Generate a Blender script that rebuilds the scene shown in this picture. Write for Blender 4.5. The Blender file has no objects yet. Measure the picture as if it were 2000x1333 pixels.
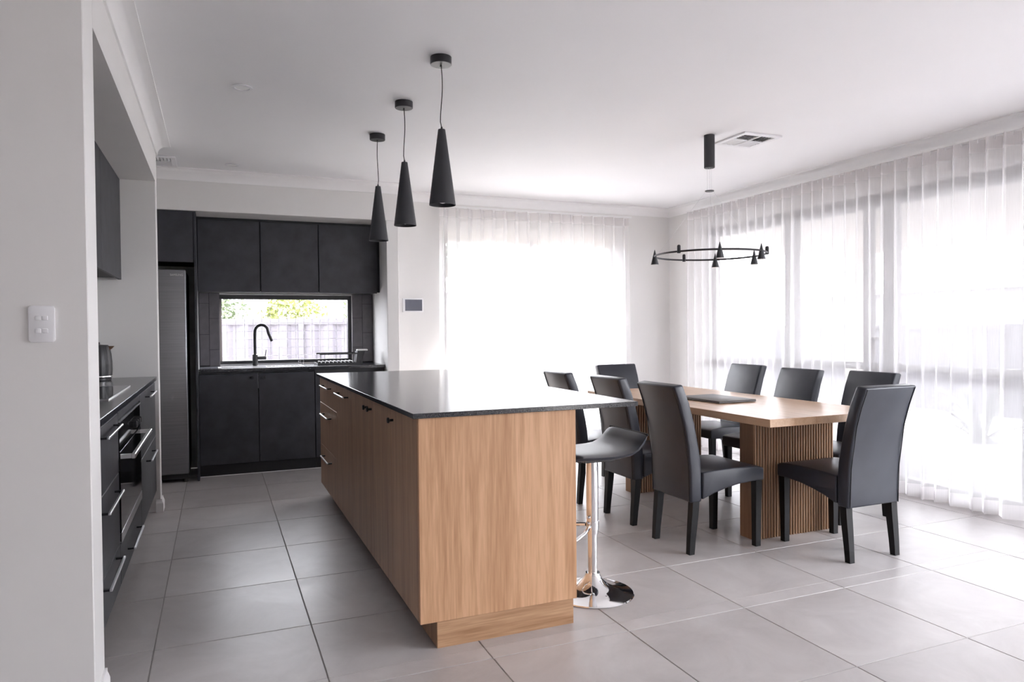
import bpy, bmesh, math, random
from mathutils import Vector, Matrix

# ------------------------------------------------------------------ camera
scene = bpy.context.scene
COL = scene.collection
F_PX, PITCH, YAW, ROLL, CAM_H = 1385.25, -0.0175, 0.3947, -0.0091, 1.2548

def make_camera():
    cam = bpy.data.cameras.new('camera')
    cam.sensor_fit = 'HORIZONTAL'
    cam.sensor_width = 36.0
    cam.lens = F_PX / 2000.0 * 36.0
    cam.clip_start = 0.05
    cam.clip_end = 300
    ob = bpy.data.objects.new('camera', cam)
    COL.objects.link(ob)
    sy, cy, sp, cp = math.sin(YAW), math.cos(YAW), math.sin(PITCH), math.cos(PITCH)
    r = Vector((cy, -sy, 0))
    fwd = Vector((sy * cp, cy * cp, sp))
    up = r.cross(fwd)
    sr, cr = math.sin(ROLL), math.cos(ROLL)
    r2 = cr * r + sr * up
    u2 = -sr * r + cr * up
    m = Matrix((r2, u2, -fwd)).transposed().to_4x4()
    m.translation = Vector((0, 0, CAM_H))
    ob.matrix_world = m
    scene.camera = ob

make_camera()

# ------------------------------------------------------------------ world, sun, exposure
w = bpy.data.worlds.new('sky')
scene.world = w
w.use_nodes = True
bg = w.node_tree.nodes['Background']
bg.inputs['Color'].default_value = (0.93, 0.945, 1.0, 1)
bg.inputs['Strength'].default_value = 4.6

def make_sun():
    l = bpy.data.lights.new('sun', 'SUN')
    l.energy = 14.0
    l.angle = math.radians(1.0)
    l.color = (1.0, 0.95, 0.88)
    o = bpy.data.objects.new('sun', l)
    COL.objects.link(o)
    d = Vector((-0.62, -0.45, -0.64))
    o.rotation_euler = d.to_track_quat('-Z', 'Y').to_euler()

make_sun()

def portal(loc, rot, sx, sy):
    l = bpy.data.lights.new('daylight_portal', 'AREA')
    l.shape = 'RECTANGLE'
    l.size, l.size_y = sx, sy
    l.cycles.is_portal = True
    o = bpy.data.objects.new('daylight_portal', l)
    COL.objects.link(o)
    o.location = loc
    o.rotation_euler = rot

vs = scene.view_settings
vs.view_transform = 'Standard'
vs.look = 'None'
vs.gamma = 1.0
vs.use_curve_mapping = False
vs.exposure = 2.02
try:
    scene.cycles.use_denoising = True
    scene.cycles.max_bounces = 12
    scene.cycles.diffuse_bounces = 6
    scene.cycles.transparent_max_bounces = 24
    scene.cycles.caustics_reflective = False
    scene.cycles.caustics_refractive = False
    scene.cycles.sample_clamp_indirect = 8.0
except Exception:
    pass

rnd = random.Random(7)
PI = math.pi

# ------------------------------------------------------------------ materials
MATS = {}

def newmat(name):
    m = bpy.data.materials.new(name)
    m.use_nodes = True
    nt = m.node_tree
    b = nt.nodes['Principled BSDF']
    MATS[name] = m
    return m, nt, b

def nd(nt, t, **kw):
    n = nt.nodes.new(t)
    for k, v in kw.items():
        setattr(n, k, v)
    return n

def coords(nt, scale=(1, 1, 1), kind='Object', offset_random=False):
    tc = nd(nt, 'ShaderNodeTexCoord')
    mp = nd(nt, 'ShaderNodeMapping')
    mp.inputs['Scale'].default_value = scale
    nt.links.new(tc.outputs[kind], mp.inputs['Vector'])
    if offset_random:
        oi = nd(nt, 'ShaderNodeObjectInfo')
        mul = nd(nt, 'ShaderNodeMath', operation='MULTIPLY')
        mul.inputs[1].default_value = 37.0
        nt.links.new(oi.outputs['Random'], mul.inputs[0])
        cb = nd(nt, 'ShaderNodeCombineXYZ')
        for i in range(3):
            nt.links.new(mul.outputs[0], cb.inputs[i])
        nt.links.new(cb.outputs[0], mp.inputs['Location'])
    return mp.outputs['Vector']

def ramp(nt, fac, stops):
    r = nd(nt, 'ShaderNodeValToRGB')
    e = r.color_ramp.elements
    while len(e) < len(stops):
        e.new(0.5)
    for el, (p, c) in zip(e, stops):
        el.position = p
        el.color = (*c, 1)
    nt.links.new(fac, r.inputs['Fac'])
    return r.outputs['Color']

def bump(nt, b, height, strength=0.1, dist=0.002):
    bp = nd(nt, 'ShaderNodeBump')
    bp.inputs['Strength'].default_value = strength
    bp.inputs['Distance'].default_value = dist
    nt.links.new(height, bp.inputs['Height'])
    nt.links.new(bp.outputs['Normal'], b.inputs['Normal'])

def plain(name, col, rough=0.5, metal=0.0, spec=0.5, var=0.0, vscale=8.0, bstr=0.0, bscale=200.0, trans=0.0):
    m, nt, b = newmat(name)
    b.inputs['Roughness'].default_value = rough
    b.inputs['Metallic'].default_value = metal
    b.inputs['Specular IOR Level'].default_value = spec
    if trans:
        b.inputs['Transmission Weight'].default_value = trans
    v = coords(nt)
    n = nd(nt, 'ShaderNodeTexNoise')
    n.inputs['Scale'].default_value = vscale
    n.inputs['Detail'].default_value = 4
    nt.links.new(v, n.inputs['Vector'])
    lo = tuple(max(0, c * (1 - var)) for c in col)
    hi = tuple(min(1, c * (1 + var)) for c in col)
    nt.links.new(ramp(nt, n.outputs['Fac'], [(0.3, lo), (0.7, hi)]), b.inputs['Base Color'])
    if bstr:
        n2 = nd(nt, 'ShaderNodeTexNoise')
        n2.inputs['Scale'].default_value = bscale
        nt.links.new(v, n2.inputs['Vector'])
        bump(nt, b, n2.outputs['Fac'], bstr)
    return m

plain('wall_paint', (0.80, 0.788, 0.776), 0.6, var=0.012, vscale=3, bstr=0.04, bscale=150)
plain('ceiling_paint', (0.93, 0.928, 0.94), 0.7, var=0.008, vscale=2)
plain('trim_paint', (0.92, 0.915, 0.915), 0.4, var=0.01)
plain('grout', (0.36, 0.345, 0.335), 0.85, var=0.06, vscale=30)
plain('cabinet_black', (0.038, 0.039, 0.047), 0.5, spec=0.42, var=0.22, vscale=9, bstr=0.08, bscale=90)
plain('carcass_black', (0.022, 0.022, 0.025), 0.6, var=0.05)
plain('matte_black', (0.018, 0.018, 0.021), 0.38, var=0.05)
plain('pendant_black', (0.030, 0.031, 0.036), 0.5, var=0.05)
plain('cord_black', (0.012, 0.011, 0.011), 0.7)
plain('plastic_white', (0.84, 0.84, 0.86), 0.35, var=0.01)
plain('splash_tile', (0.17, 0.16, 0.175), 0.35, var=0.12, vscale=14)
plain('steel', (0.62, 0.62, 0.64), 0.28, metal=1.0, var=0.03)
plain('handle_steel', (0.78, 0.78, 0.80), 0.3, metal=1.0)
plain('chrome', (0.86, 0.86, 0.87), 0.06, metal=1.0)
plain('frame_grey', (0.16, 0.145, 0.145), 0.5, var=0.05)
plain('frame_black', (0.03, 0.03, 0.034), 0.45, var=0.05)
plain('frame_cream', (0.70, 0.66, 0.61), 0.5)
plain('black_glass', (0.008, 0.008, 0.009), 0.05, spec=0.6)
plain('leg_black', (0.006, 0.006, 0.007), 0.5, spec=0.25, var=0.05)
plain('laptop_grey', (0.13, 0.12, 0.118), 0.45, metal=0.2, var=0.04)
plain('screen_grey', (0.13, 0.135, 0.17), 0.3, spec=0.2)
plain('vent_dark', (0.02, 0.013, 0.02), 0.9, spec=0.1)
plain('rail_white', (0.85, 0.85, 0.85), 0.4)
plain('lamp_glass', (0.9, 0.9, 0.88), 0.3)
plain('sponge_white', (0.85, 0.84, 0.83), 0.9, var=0.03)
plain('rack_wire', (0.05, 0.05, 0.055), 0.3, metal=0.6)
plain('grid_white', (0.92, 0.92, 0.94), 0.4)
plain('paving', (0.17, 0.17, 0.185), 0.8, var=0.06, vscale=5)
plain('ground_pale', (0.28, 0.275, 0.26), 0.9, var=0.08, vscale=3)
plain('fence_grey', (0.105, 0.10, 0.122), 0.6, var=0.04)
plain('fence_pale', (0.075, 0.073, 0.085), 0.6, var=0.04)
plain('render_cream', (0.42, 0.39, 0.355), 0.8, var=0.03)
plain('house_white', (0.20, 0.20, 0.205), 0.8, var=0.03)
plain('roof_grey', (0.62, 0.62, 0.64), 0.7, var=0.05)
plain('pot_white', (0.80, 0.80, 0.80), 0.5, var=0.03)
plain('soil', (0.07, 0.05, 0.035), 0.95, var=0.2, vscale=40)
plain('bark', (0.20, 0.14, 0.09), 0.9, var=0.2, vscale=20)
plain('leaf_green', (0.15, 0.19, 0.11), 0.5, var=0.3, vscale=3)
plain('leaf_lime', (0.25, 0.28, 0.09), 0.5, var=0.3, vscale=3)
plain('leaf_pale', (0.07, 0.085, 0.065), 0.5, var=0.2, vscale=3)
plain('bin_blue', (0.06, 0.075, 0.15), 0.5)
plain('bin_red', (0.30, 0.03, 0.035), 0.5)
plain('backing_shade', (0.07, 0.04, 0.022), 0.8)
plain('stitch_black', (0.012, 0.012, 0.014), 0.6)

def wood(name, light, dark, grain='Z', rough=0.42, fine=1.0):
    m, nt, b = newmat(name)
    s = {'Z': (14, 14, 0.75), 'Y': (14, 0.75, 14), 'X': (0.75, 14, 14)}[grain]
    v = coords(nt, s, offset_random=True)
    n1 = nd(nt, 'ShaderNodeTexNoise')
    n1.inputs['Scale'].default_value = 1.5 * fine
    n1.inputs['Detail'].default_value = 6
    n1.inputs['Roughness'].default_value = 0.62
    n1.inputs['Distortion'].default_value = 0.55
    nt.links.new(v, n1.inputs['Vector'])
    s2 = tuple(q * 5 for q in s)
    v2 = coords(nt, s2, offset_random=True)
    n2 = nd(nt, 'ShaderNodeTexNoise')
    n2.inputs['Scale'].default_value = 1.6 * fine
    n2.inputs['Detail'].default_value = 3
    nt.links.new(v2, n2.inputs['Vector'])
    mx = nd(nt, 'ShaderNodeMath', operation='MULTIPLY_ADD')
    mx.inputs[1].default_value = 0.34
    nt.links.new(n2.outputs['Fac'], mx.inputs[0])
    ad = nd(nt, 'ShaderNodeMath', operation='MULTIPLY')
    ad.inputs[1].default_value = 0.66
    nt.links.new(n1.outputs['Fac'], ad.inputs[0])
    nt.links.new(ad.outputs[0], mx.inputs[2])
    mid = tuple((a + c) / 2 for a, c in zip(light, dark))
    nt.links.new(ramp(nt, mx.outputs[0], [(0.33, dark), (0.47, mid), (0.60, light)]), b.inputs['Base Color'])
    b.inputs['Roughness'].default_value = rough
    bump(nt, b, mx.outputs[0], 0.12, 0.001)
    return m

OAK_L, OAK_D = (0.71, 0.43, 0.25), (0.46, 0.24, 0.118)
wood('oak_vertical', OAK_L, OAK_D, 'Z')
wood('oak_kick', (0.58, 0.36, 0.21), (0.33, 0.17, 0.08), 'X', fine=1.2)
wood('oak_shaded', (0.50, 0.315, 0.205), (0.32, 0.185, 0.115), 'Z')  # darker copy of the island oak, shade of the side fronts in its colour
wood('table_oak', (0.60, 0.405, 0.265), (0.46, 0.285, 0.17), 'Y', rough=0.32)
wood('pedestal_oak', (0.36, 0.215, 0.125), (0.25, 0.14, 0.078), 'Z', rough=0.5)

def tile_mat():
    m, nt, b = newmat('floor_tile')
    v = coords(nt, (1, 1, 1), offset_random=True)
    n = nd(nt, 'ShaderNodeTexNoise')
    n.inputs['Scale'].default_value = 3.2
    n.inputs['Detail'].default_value = 9
    n.inputs['Roughness'].default_value = 0.66
    n.inputs['Distortion'].default_value = 0.6
    nt.links.new(v, n.inputs['Vector'])
    c = ramp(nt, n.outputs['Fac'], [(0.28, (0.45, 0.425, 0.42)), (0.5, (0.53, 0.503, 0.50)), (0.72, (0.60, 0.575, 0.57))])
    oi = nd(nt, 'ShaderNodeObjectInfo')
    mr = nd(nt, 'ShaderNodeMapRange')
    mr.inputs['To Min'].default_value = 0.95
    mr.inputs['To Max'].default_value = 1.04
    nt.links.new(oi.outputs['Random'], mr.inputs['Value'])
    hsv = nd(nt, 'ShaderNodeHueSaturation')
    nt.links.new(c, hsv.inputs['Color'])
    nt.links.new(mr.outputs[0], hsv.inputs['Value'])
    nt.links.new(hsv.outputs[0], b.inputs['Base Color'])
    r = nd(nt, 'ShaderNodeMapRange')
    r.inputs['To Min'].default_value = 0.26
    r.inputs['To Max'].default_value = 0.46
    nt.links.new(n.outputs['Fac'], r.inputs['Value'])
    nt.links.new(r.outputs[0], b.inputs['Roughness'])
    bump(nt, b, n.outputs['Fac'], 0.08, 0.003)

tile_mat()

def stone_mat():
    m, nt, b = newmat('stone_black')
    v = coords(nt)
    n = nd(nt, 'ShaderNodeTexNoise')
    n.inputs['Scale'].default_value = 240
    n.inputs['Detail'].default_value = 5
    nt.links.new(v, n.inputs['Vector'])
    nt.links.new(ramp(nt, n.outputs['Fac'], [(0.35, (0.017, 0.019, 0.025)), (0.65, (0.024, 0.026, 0.033))]), b.inputs['Base Color'])
    b.inputs['Roughness'].default_value = 0.18
    b.inputs['IOR'].default_value = 1.7
    b.inputs['Specular IOR Level'].default_value = 0.5

stone_mat()

def leather_mat():
    m, nt, b = newmat('leather_black')
    v = coords(nt)
    n = nd(nt, 'ShaderNodeTexVoronoi')
    n.inputs['Scale'].default_value = 320
    nt.links.new(v, n.inputs['Vector'])
    n2 = nd(nt, 'ShaderNodeTexNoise')
    n2.inputs['Scale'].default_value = 7
    nt.links.new(v, n2.inputs['Vector'])
    nt.links.new(ramp(nt, n2.outputs['Fac'], [(0.3, (0.020, 0.023, 0.034)), (0.7, (0.029, 0.033, 0.046))]), b.inputs['Base Color'])
    b.inputs['Roughness'].default_value = 0.36
    bump(nt, b, n.outputs['Distance'], 0.12, 0.001)

leather_mat()

def brushed_mat():
    m, nt, b = newmat('brushed_dark_steel')
    v = coords(nt, (1, 1, 260))
    n = nd(nt, 'ShaderNodeTexNoise')
    n.inputs['Scale'].default_value = 2.5
    n.inputs['Detail'].default_value = 3
    nt.links.new(v, n.inputs['Vector'])
    nt.links.new(ramp(nt, n.outputs['Fac'], [(0.3, (0.20, 0.20, 0.215)), (0.7, (0.28, 0.28, 0.295))]), b.inputs['Base Color'])
    b.inputs['Metallic'].default_value = 0.85
    b.inputs['Roughness'].default_value = 0.34
    bump(nt, b, n.outputs['Fac'], 0.08, 0.0005)

brushed_mat()

def sheer(name, opacity, col):
    m = bpy.data.materials.new(name)
    m.use_nodes = True
    MATS[name] = m
    nt = m.node_tree
    nt.nodes.remove(nt.nodes['Principled BSDF'])
    out = nt.nodes['Material Output']
    tr = nd(nt, 'ShaderNodeBsdfTransparent')
    di = nd(nt, 'ShaderNodeBsdfDiffuse')
    tl = nd(nt, 'ShaderNodeBsdfTranslucent')
    di.inputs['Color'].default_value = (*col, 1)
    tl.inputs['Color'].default_value = (*col, 1)
    m1 = nd(nt, 'ShaderNodeMixShader')
    m1.inputs['Fac'].default_value = 0.72
    nt.links.new(di.outputs[0], m1.inputs[1])
    nt.links.new(tl.outputs[0], m1.inputs[2])
    # fine vertical threads vary the opacity a little
    v = coords(nt, (1, 1, 0.02))
    n = nd(nt, 'ShaderNodeTexNoise')
    n.inputs['Scale'].default_value = 420
    n.inputs['Detail'].default_value = 1
    nt.links.new(v, n.inputs['Vector'])
    mr = nd(nt, 'ShaderNodeMapRange')
    mr.inputs['To Min'].default_value = opacity - 0.05
    mr.inputs['To Max'].default_value = opacity + 0.05
    nt.links.new(n.outputs['Fac'], mr.inputs['Value'])
    m2 = nd(nt, 'ShaderNodeMixShader')
    nt.links.new(mr.outputs[0], m2.inputs['Fac'])
    nt.links.new(tr.outputs[0], m2.inputs[1])
    nt.links.new(m1.outputs[0], m2.inputs[2])
    nt.links.new(m2.outputs[0], out.inputs['Surface'])

sheer('sheer_fabric', 0.56, (0.97, 0.965, 0.97))
sheer('sheer_header', 0.80, (0.86, 0.84, 0.845))

def pane_mat():
    m = bpy.data.materials.new('pane_glass')
    m.use_nodes = True
    MATS['pane_glass'] = m
    nt = m.node_tree
    nt.nodes.remove(nt.nodes['Principled BSDF'])
    tr = nd(nt, 'ShaderNodeBsdfTransparent')
    tr.inputs['Color'].default_value = (0.97, 0.97, 0.975, 1)
    gl = nd(nt, 'ShaderNodeBsdfGlossy')
    gl.inputs['Roughness'].default_value = 0.02
    lw = nd(nt, 'ShaderNodeLayerWeight')
    lw.inputs['Blend'].default_value = 0.5
    pw = nd(nt, 'ShaderNodeMath', operation='POWER')
    pw.inputs[1].default_value = 5.0
    nt.links.new(lw.outputs['Facing'], pw.inputs[0])
    fr = nd(nt, 'ShaderNodeMath', operation='MULTIPLY_ADD')
    fr.inputs[1].default_value = 0.9
    fr.inputs[2].default_value = 0.035
    nt.links.new(pw.outputs[0], fr.inputs[0])
    mx = nd(nt, 'ShaderNodeMixShader')
    nt.links.new(fr.outputs[0], mx.inputs['Fac'])
    nt.links.new(tr.outputs[0], mx.inputs[1])
    nt.links.new(gl.outputs[0], mx.inputs[2])
    nt.links.new(mx.outputs[0], nt.nodes['Material Output'].inputs['Surface'])

pane_mat()

# ------------------------------------------------------------------ mesh helpers
class MB:
    def __init__(self):
        self.bm = bmesh.new()

    def box(self, x0, x1, y0, y1, z0, z1, bev=0.0, seg=2):
        bm = self.bm
        g = bmesh.ops.create_cube(bm, size=1.0)
        vs_ = g['verts']
        for v in vs_:
            v.co = Vector((x0 + (v.co.x + 0.5) * (x1 - x0), y0 + (v.co.y + 0.5) * (y1 - y0), z0 + (v.co.z + 0.5) * (z1 - z0)))
        if bev:
            es = list({e for v in vs_ for e in v.link_edges})
            bmesh.ops.bevel(bm, geom=es, offset=bev, segments=seg, profile=0.5, affect='EDGES')
        return self

    def hexa(self, p):
        vs_ = [self.bm.verts.new(q) for q in p]
        for f in ((3, 2, 1, 0), (4, 5, 6, 7), (0, 1, 5, 4), (1, 2, 6, 5), (2, 3, 7, 6), (3, 0, 4, 7)):
            self.bm.faces.new([vs_[i] for i in f])
        return self

    def prism(self, poly, axis, a, b, wfun=None, bev=0.0, seg=2):
        """extrude polygon (list of 2D) along axis between a and b; wfun scales the extent per point"""
        bm = self.bm
        rings = []
        for k, t in enumerate((a, b)):
            r = []
            for (u, v) in poly:
                tt = t * (wfun(u, v) if wfun else 1.0)
                co = {'x': (tt, u, v), 'y': (u, tt, v), 'z': (u, v, tt)}[axis]
                r.append(bm.verts.new(co))
            rings.append(r)
        n = len(poly)
        fs = [bm.faces.new(rings[0]), bm.faces.new(list(reversed(rings[1])))]
        for i in range(n):
            fs.append(bm.faces.new((rings[0][i], rings[1][i], rings[1][(i + 1) % n], rings[0][(i + 1) % n])))
        bmesh.ops.recalc_face_normals(bm, faces=fs)
        if bev:
            es = list({e for r in rings for v in r for e in v.link_edges if e.calc_face_angle(0) > 0.6})
            bmesh.ops.bevel(bm, geom=es, offset=bev, segments=seg, profile=0.5, affect='EDGES')
        return self

    def lathe(self, prof, cx=0, cy=0, cz=0, seg=32, axis='z', cap=True):
        bm = self.bm
        rings = []
        for (r, z) in prof:
            ring = []
            for i in range(seg):
                a = 2 * PI * i / seg
                p = (r * math.cos(a), r * math.sin(a), z)
                if axis == 'x':
                    p = (p[2], p[0], p[1])
                elif axis == 'y':
                    p = (p[0], p[2], p[1])
                ring.append(bm.verts.new((cx + p[0], cy + p[1], cz + p[2])))
            rings.append(ring)
        fs = []
        for a, b in zip(rings, rings[1:]):
            for i in range(seg):
                fs.append(bm.faces.new((a[i], a[(i + 1) % seg], b[(i + 1) % seg], b[i])))
        if cap:
            fs.append(bm.faces.new(list(reversed(rings[0]))))
            fs.append(bm.faces.new(rings[-1]))
        bmesh.ops.recalc_face_normals(bm, faces=fs)
        return self

    def tube(self, pts, r, seg=8, closed=False):
        bm = self.bm
        pts = [Vector(p) for p in pts]
        n = len(pts)
        rings = []
        prev = None
        for i, p in enumerate(pts):
            if closed:
                t = (pts[(i + 1) % n] - pts[i - 1]).normalized()
            else:
                t = (pts[min(i + 1, n - 1)] - pts[max(i - 1, 0)]).normalized()
            if prev is None:
                ref = Vector((0, 0, 1)) if abs(t.z) < 0.9 else Vector((1, 0, 0))
                u = t.cross(ref).normalized()
            else:
                u = (prev - t * prev.dot(t)).normalized()
            prev = u
            v = t.cross(u)
            rr = r[i] if isinstance(r, (list, tuple)) else r
            rings.append([bm.verts.new(p + rr * (math.cos(2 * PI * k / seg) * u + math.sin(2 * PI * k / seg) * v)) for k in range(seg)])
        m = n if closed else n - 1
        fs = []
        for i in range(m):
            a, b = rings[i], rings[(i + 1) % n]
            for k in range(seg):
                fs.append(bm.faces.new((a[k], a[(k + 1) % seg], b[(k + 1) % seg], b[k])))
        if not closed:
            fs.append(bm.faces.new(list(reversed(rings[0]))))
            fs.append(bm.faces.new(rings[-1]))
        bmesh.ops.recalc_face_normals(bm, faces=fs)
        return self

    def quadleaf(self, c, d, n, L, W):
        d = d.normalized()
        s = d.cross(n).normalized()
        a = self.bm.verts.new(c)
        b = self.bm.verts.new(c + d * L * 0.5 + s * W)
        e = self.bm.verts.new(c + d * L)
        f = self.bm.verts.new(c + d * L * 0.5 - s * W)
        self.bm.faces.new((a, b, e, f))
        return self

    def mesh(self, name, mat, smooth=True, angle=35):
        me = bpy.data.meshes.new(name)
        self.bm.to_mesh(me)
        self.bm.free()
        if smooth:
            me.polygons.foreach_set('use_smooth', [True] * len(me.polygons))
            me.set_sharp_from_angle(angle=math.radians(angle))
        if mat:
            me.materials.append(MATS[mat])
        return me

    def build(self, name, mat, parent=None, smooth=True, angle=35):
        o = bpy.data.objects.new(name, self.mesh(name, mat, smooth, angle))
        COL.objects.link(o)
        if parent is not None:
            o.parent = parent
        return o


def part(name, me, parent=None, loc=(0, 0, 0)):
    o = bpy.data.objects.new(name, me)
    COL.objects.link(o)
    o.parent = parent
    o.location = loc
    return o

def tag(o, label, cat, group=None):
    o['label'] = label
    o['category'] = cat
    if group:
        o['group'] = group
    return o

def thing(name, label, cat, loc=(0, 0, 0), rz=0.0, group=None):
    o = bpy.data.objects.new(name, None)
    o.empty_display_size = 0.1
    COL.objects.link(o)
    o.location = loc
    o.rotation_euler = (0, 0, rz)
    return tag(o, label, cat, group)

def struct(o, label=None):
    o['kind'] = 'structure'
    if label:
        o['label'] = label
    return o

def copy_tree(o, parent=None):
    c = o.copy()
    COL.objects.link(c)
    c.parent = parent
    for ch in o.children:
        copy_tree(ch, c)
    return c

# ------------------------------------------------------------------ key dimensions
CZ = 2.59                     # ceiling
WL = -0.375                   # face of the left pier and beam
PIER0, PIER1 = 2.60, 2.80     # near pier
NIB0, NIB1 = 5.49, 5.60       # far nib
ALC = -1.05                   # back of the cooking alcove
BEAM = 2.297                  # underside of the beam
YK = 6.45                     # bulkhead / kitchen recess face
YKB = 7.12                    # back of the kitchen recess
SOF = 2.255                   # recess soffit
KX1 = 1.45                    # right wall of the recess
NX1 = 1.56                    # outer face of the nib beside the recess
WY = 6.78                     # window wall
WX = 4.78                     # right wall
YR = -2.6                     # wall behind the camera
XL = -3.2                     # far left wall
# back glazing
BX0, BX1, BZ1 = 2.08, 4.07, 2.23
# right glazing
RY0, RY1, RZ1 = -0.60, 6.12, 2.29  # near end runs on unseen, bare panes added for fill daylight
# kitchen window
KWX0, KWX1, KWZ0, KWZ1 = 0.03, 1.245, 0.945, 1.60

# ------------------------------------------------------------------ floor
TX, TY, TS = -0.2463, 3.1044, 0.6

def build_floor():
    base = MB().box(XL, WX + 0.14, YR, YKB, -0.06, -0.0025).build('floor', 'grout', smooth=False)
    struct(base, 'pale grey large format tiled floor')
    cache = {}
    g = 0.0022
    rects = [(XL, WX, YR, PIER0), (ALC, WX, PIER0, WY)]
    for (rx0, rx1, ry0, ry1) in rects + [(ALC, NX1, WY, YKB)]:
        i0 = math.floor((rx0 - TX) / TS)
        i1 = math.ceil((rx1 - TX) / TS)
        j0 = math.floor((ry0 - TY) / TS)
        j1 = math.ceil((ry1 - TY) / TS)
        for i in range(i0, i1):
            for j in range(j0, j1):
                x0, x1 = max(TX + i * TS + g, rx0), min(TX + (i + 1) * TS - g, rx1)
                y0, y1 = max(TY + j * TS + g, ry0), min(TY + (j + 1) * TS - g, ry1)
                if x1 - x0 < 0.01 or y1 - y0 < 0.01:
                    continue
                key = (round(x1 - x0, 4), round(y1 - y0, 4))
                if key not in cache:
                    a, b = key[0] / 2, key[1] / 2
                    e = 0.0012
                    mb = MB()
                    bm = mb.bm
                    lo = [bm.verts.new(q) for q in ((-a, -b, -0.0035), (a, -b, -0.0035), (a, b, -0.0035), (-a, b, -0.0035))]
                    hi = [bm.verts.new(q) for q in ((-a + e, -b + e, 0), (a - e, -b + e, 0), (a - e, b - e, 0), (-a + e, b - e, 0))]
                    bm.faces.new(hi)
                    for k in range(4):
                        bm.faces.new((lo[k], lo[(k + 1) % 4], hi[(k + 1) % 4], hi[k]))
                    cache[key] = mb.mesh('tile', 'floor_tile', smooth=False)
                part('tile', cache[key], base, ((x0 + x1) / 2, (y0 + y1) / 2, 0))

build_floor()

# ------------------------------------------------------------------ walls and ceiling
struct(MB().box(XL - 0.1, WX + 0.14, YR - 0.12, YKB + 0.12, CZ, CZ + 0.1).build('ceiling', 'ceiling_paint', smooth=False), 'smooth white ceiling')

def wall(name, label, *boxes):
    mb = MB()
    for bx in boxes:
        mb.box(*bx)
    return struct(mb.build(name, 'wall_paint', smooth=False), label)

wall('wall_left', 'off-white near pier carrying the light switch', (XL - 0.1, WL, PIER0, PIER1, 0, CZ, 0.003, 1))
wall('wall_nib', 'off-white nib wall between the cooking alcove and the fridge', (ALC - 0.1, WL, NIB0, NIB1, 0, CZ, 0.003, 1))
wall('wall_beam', 'off-white beam over the cooking alcove', (ALC - 0.1, WL, PIER1, NIB0, BEAM, CZ))
wall('wall_alcove', 'off-white back wall of the cooking alcove', (ALC - 0.1, ALC - 0.001, PIER1, NIB0, 0, BEAM))
wall('wall_passage', 'off-white side wall beside the fridge', (ALC - 0.1, ALC, NIB1, YKB, 0, CZ))
wall('wall_bulkhead', 'off-white bulkhead above the black kitchen cabinets', (ALC, NX1, YK, YKB, SOF + 0.001, CZ, 0.003, 1))
wall('wall_recess', 'off-white nib at the right end of the black kitchen', (KX1 + 0.001, NX1, YK, YKB, 0, SOF, 0.003, 1))
wall_kitchen = wall('wall_kitchen', 'back wall of the kitchen recess around the low window',
                    (ALC - 0.1, KWX0, YKB, YKB + 0.12, 0, CZ), (KWX1, NX1, YKB, YKB + 0.12, 0, CZ),
                    (KWX0, KWX1, YKB, YKB + 0.12, 0, KWZ0), (KWX0, KWX1, YKB, YKB + 0.12, KWZ1, CZ))

m = MB()
m.box(NX1, BX0, WY, WY + 0.12, 0, CZ)
m.box(BX1, WX + 0.14, WY, WY + 0.12, 0, CZ)
m.box(BX0, BX1, WY, WY + 0.12, BZ1, CZ)
struct(m.build('wall_back', 'wall_paint', smooth=False), 'off-white wall around the far curtained window')

m = MB()
m.box(WX, WX + 0.14, RY1, WY, 0, CZ)
m.box(WX, WX + 0.14, YR, RY0, 0, CZ)
m.box(WX, WX + 0.14, RY0, RY1, RZ1, CZ)
struct(m.build('wall_right', 'wall_paint', smooth=False), 'off-white wall around the wide curtained glazing')

# wall behind the viewer with an unseen glazed opening sized for fill light, and the far left wall
RWX0, RWX1, RWZ1 = 3.8, 4.4, 2.1
m = MB()
m.box(XL - 0.1, RWX0, YR - 0.12, YR, 0, CZ)
m.box(RWX1, WX + 0.14, YR - 0.12, YR, 0, CZ)
m.box(RWX0, RWX1, YR - 0.12, YR, RWZ1, CZ)
struct(m.build('wall_rear', 'wall_paint', smooth=False), 'off-white wall behind the viewpoint with an unseen opening sized for fill light')
struct(MB().box(XL - 0.1, XL, YR, PIER0, 0, CZ).build('wall_living', 'wall_paint', smooth=False), 'off-white wall of the living side')

# ------------------------------------------------------------------ cornice (swept cove) and skirting
def sweep(path, prof, name, mat, closed=False):
    """prof: (offset into the room, z); path is walked with the room on its right hand"""
    mb = MB()
    bm = mb.bm
    n = len(path)
    rings = []
    P = [Vector((p[0], p[1])) for p in path]
    for i in range(n):
        a = P[i - 1] if (i > 0 or closed) else None
        c = P[(i + 1) % n] if (i < n - 1 or closed) else None
        n1 = n2 = None
        if a is not None:
            d = (P[i] - a).normalized()
            n1 = Vector((d.y, -d.x))
        if c is not None:
            d = (c - P[i]).normalized()
            n2 = Vector((d.y, -d.x))
        if n1 is None:
            mit = n2
        elif n2 is None:
            mit = n1
        else:
            mit = (n1 + n2)
            mit = mit / max(1e-6, mit.dot(n1))
        rings.append([bm.verts.new((P[i].x + mit.x * o, P[i].y + mit.y * o, z)) for (o, z) in prof])
    k = len(prof)
    fs = []
    for i in range(n if closed else n - 1):
        a, b = rings[i], rings[(i + 1) % n]
        for j in range(k):
            fs.append(bm.faces.new((a[j], a[(j + 1) % k], b[(j + 1) % k], b[j])))
    if not closed:
        fs.append(bm.faces.new(rings[0]))
        fs.append(bm.faces.new(list(reversed(rings[-1]))))
    bmesh.ops.recalc_face_normals(bm, faces=fs)
    return mb.build(name, mat, angle=40)

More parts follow.
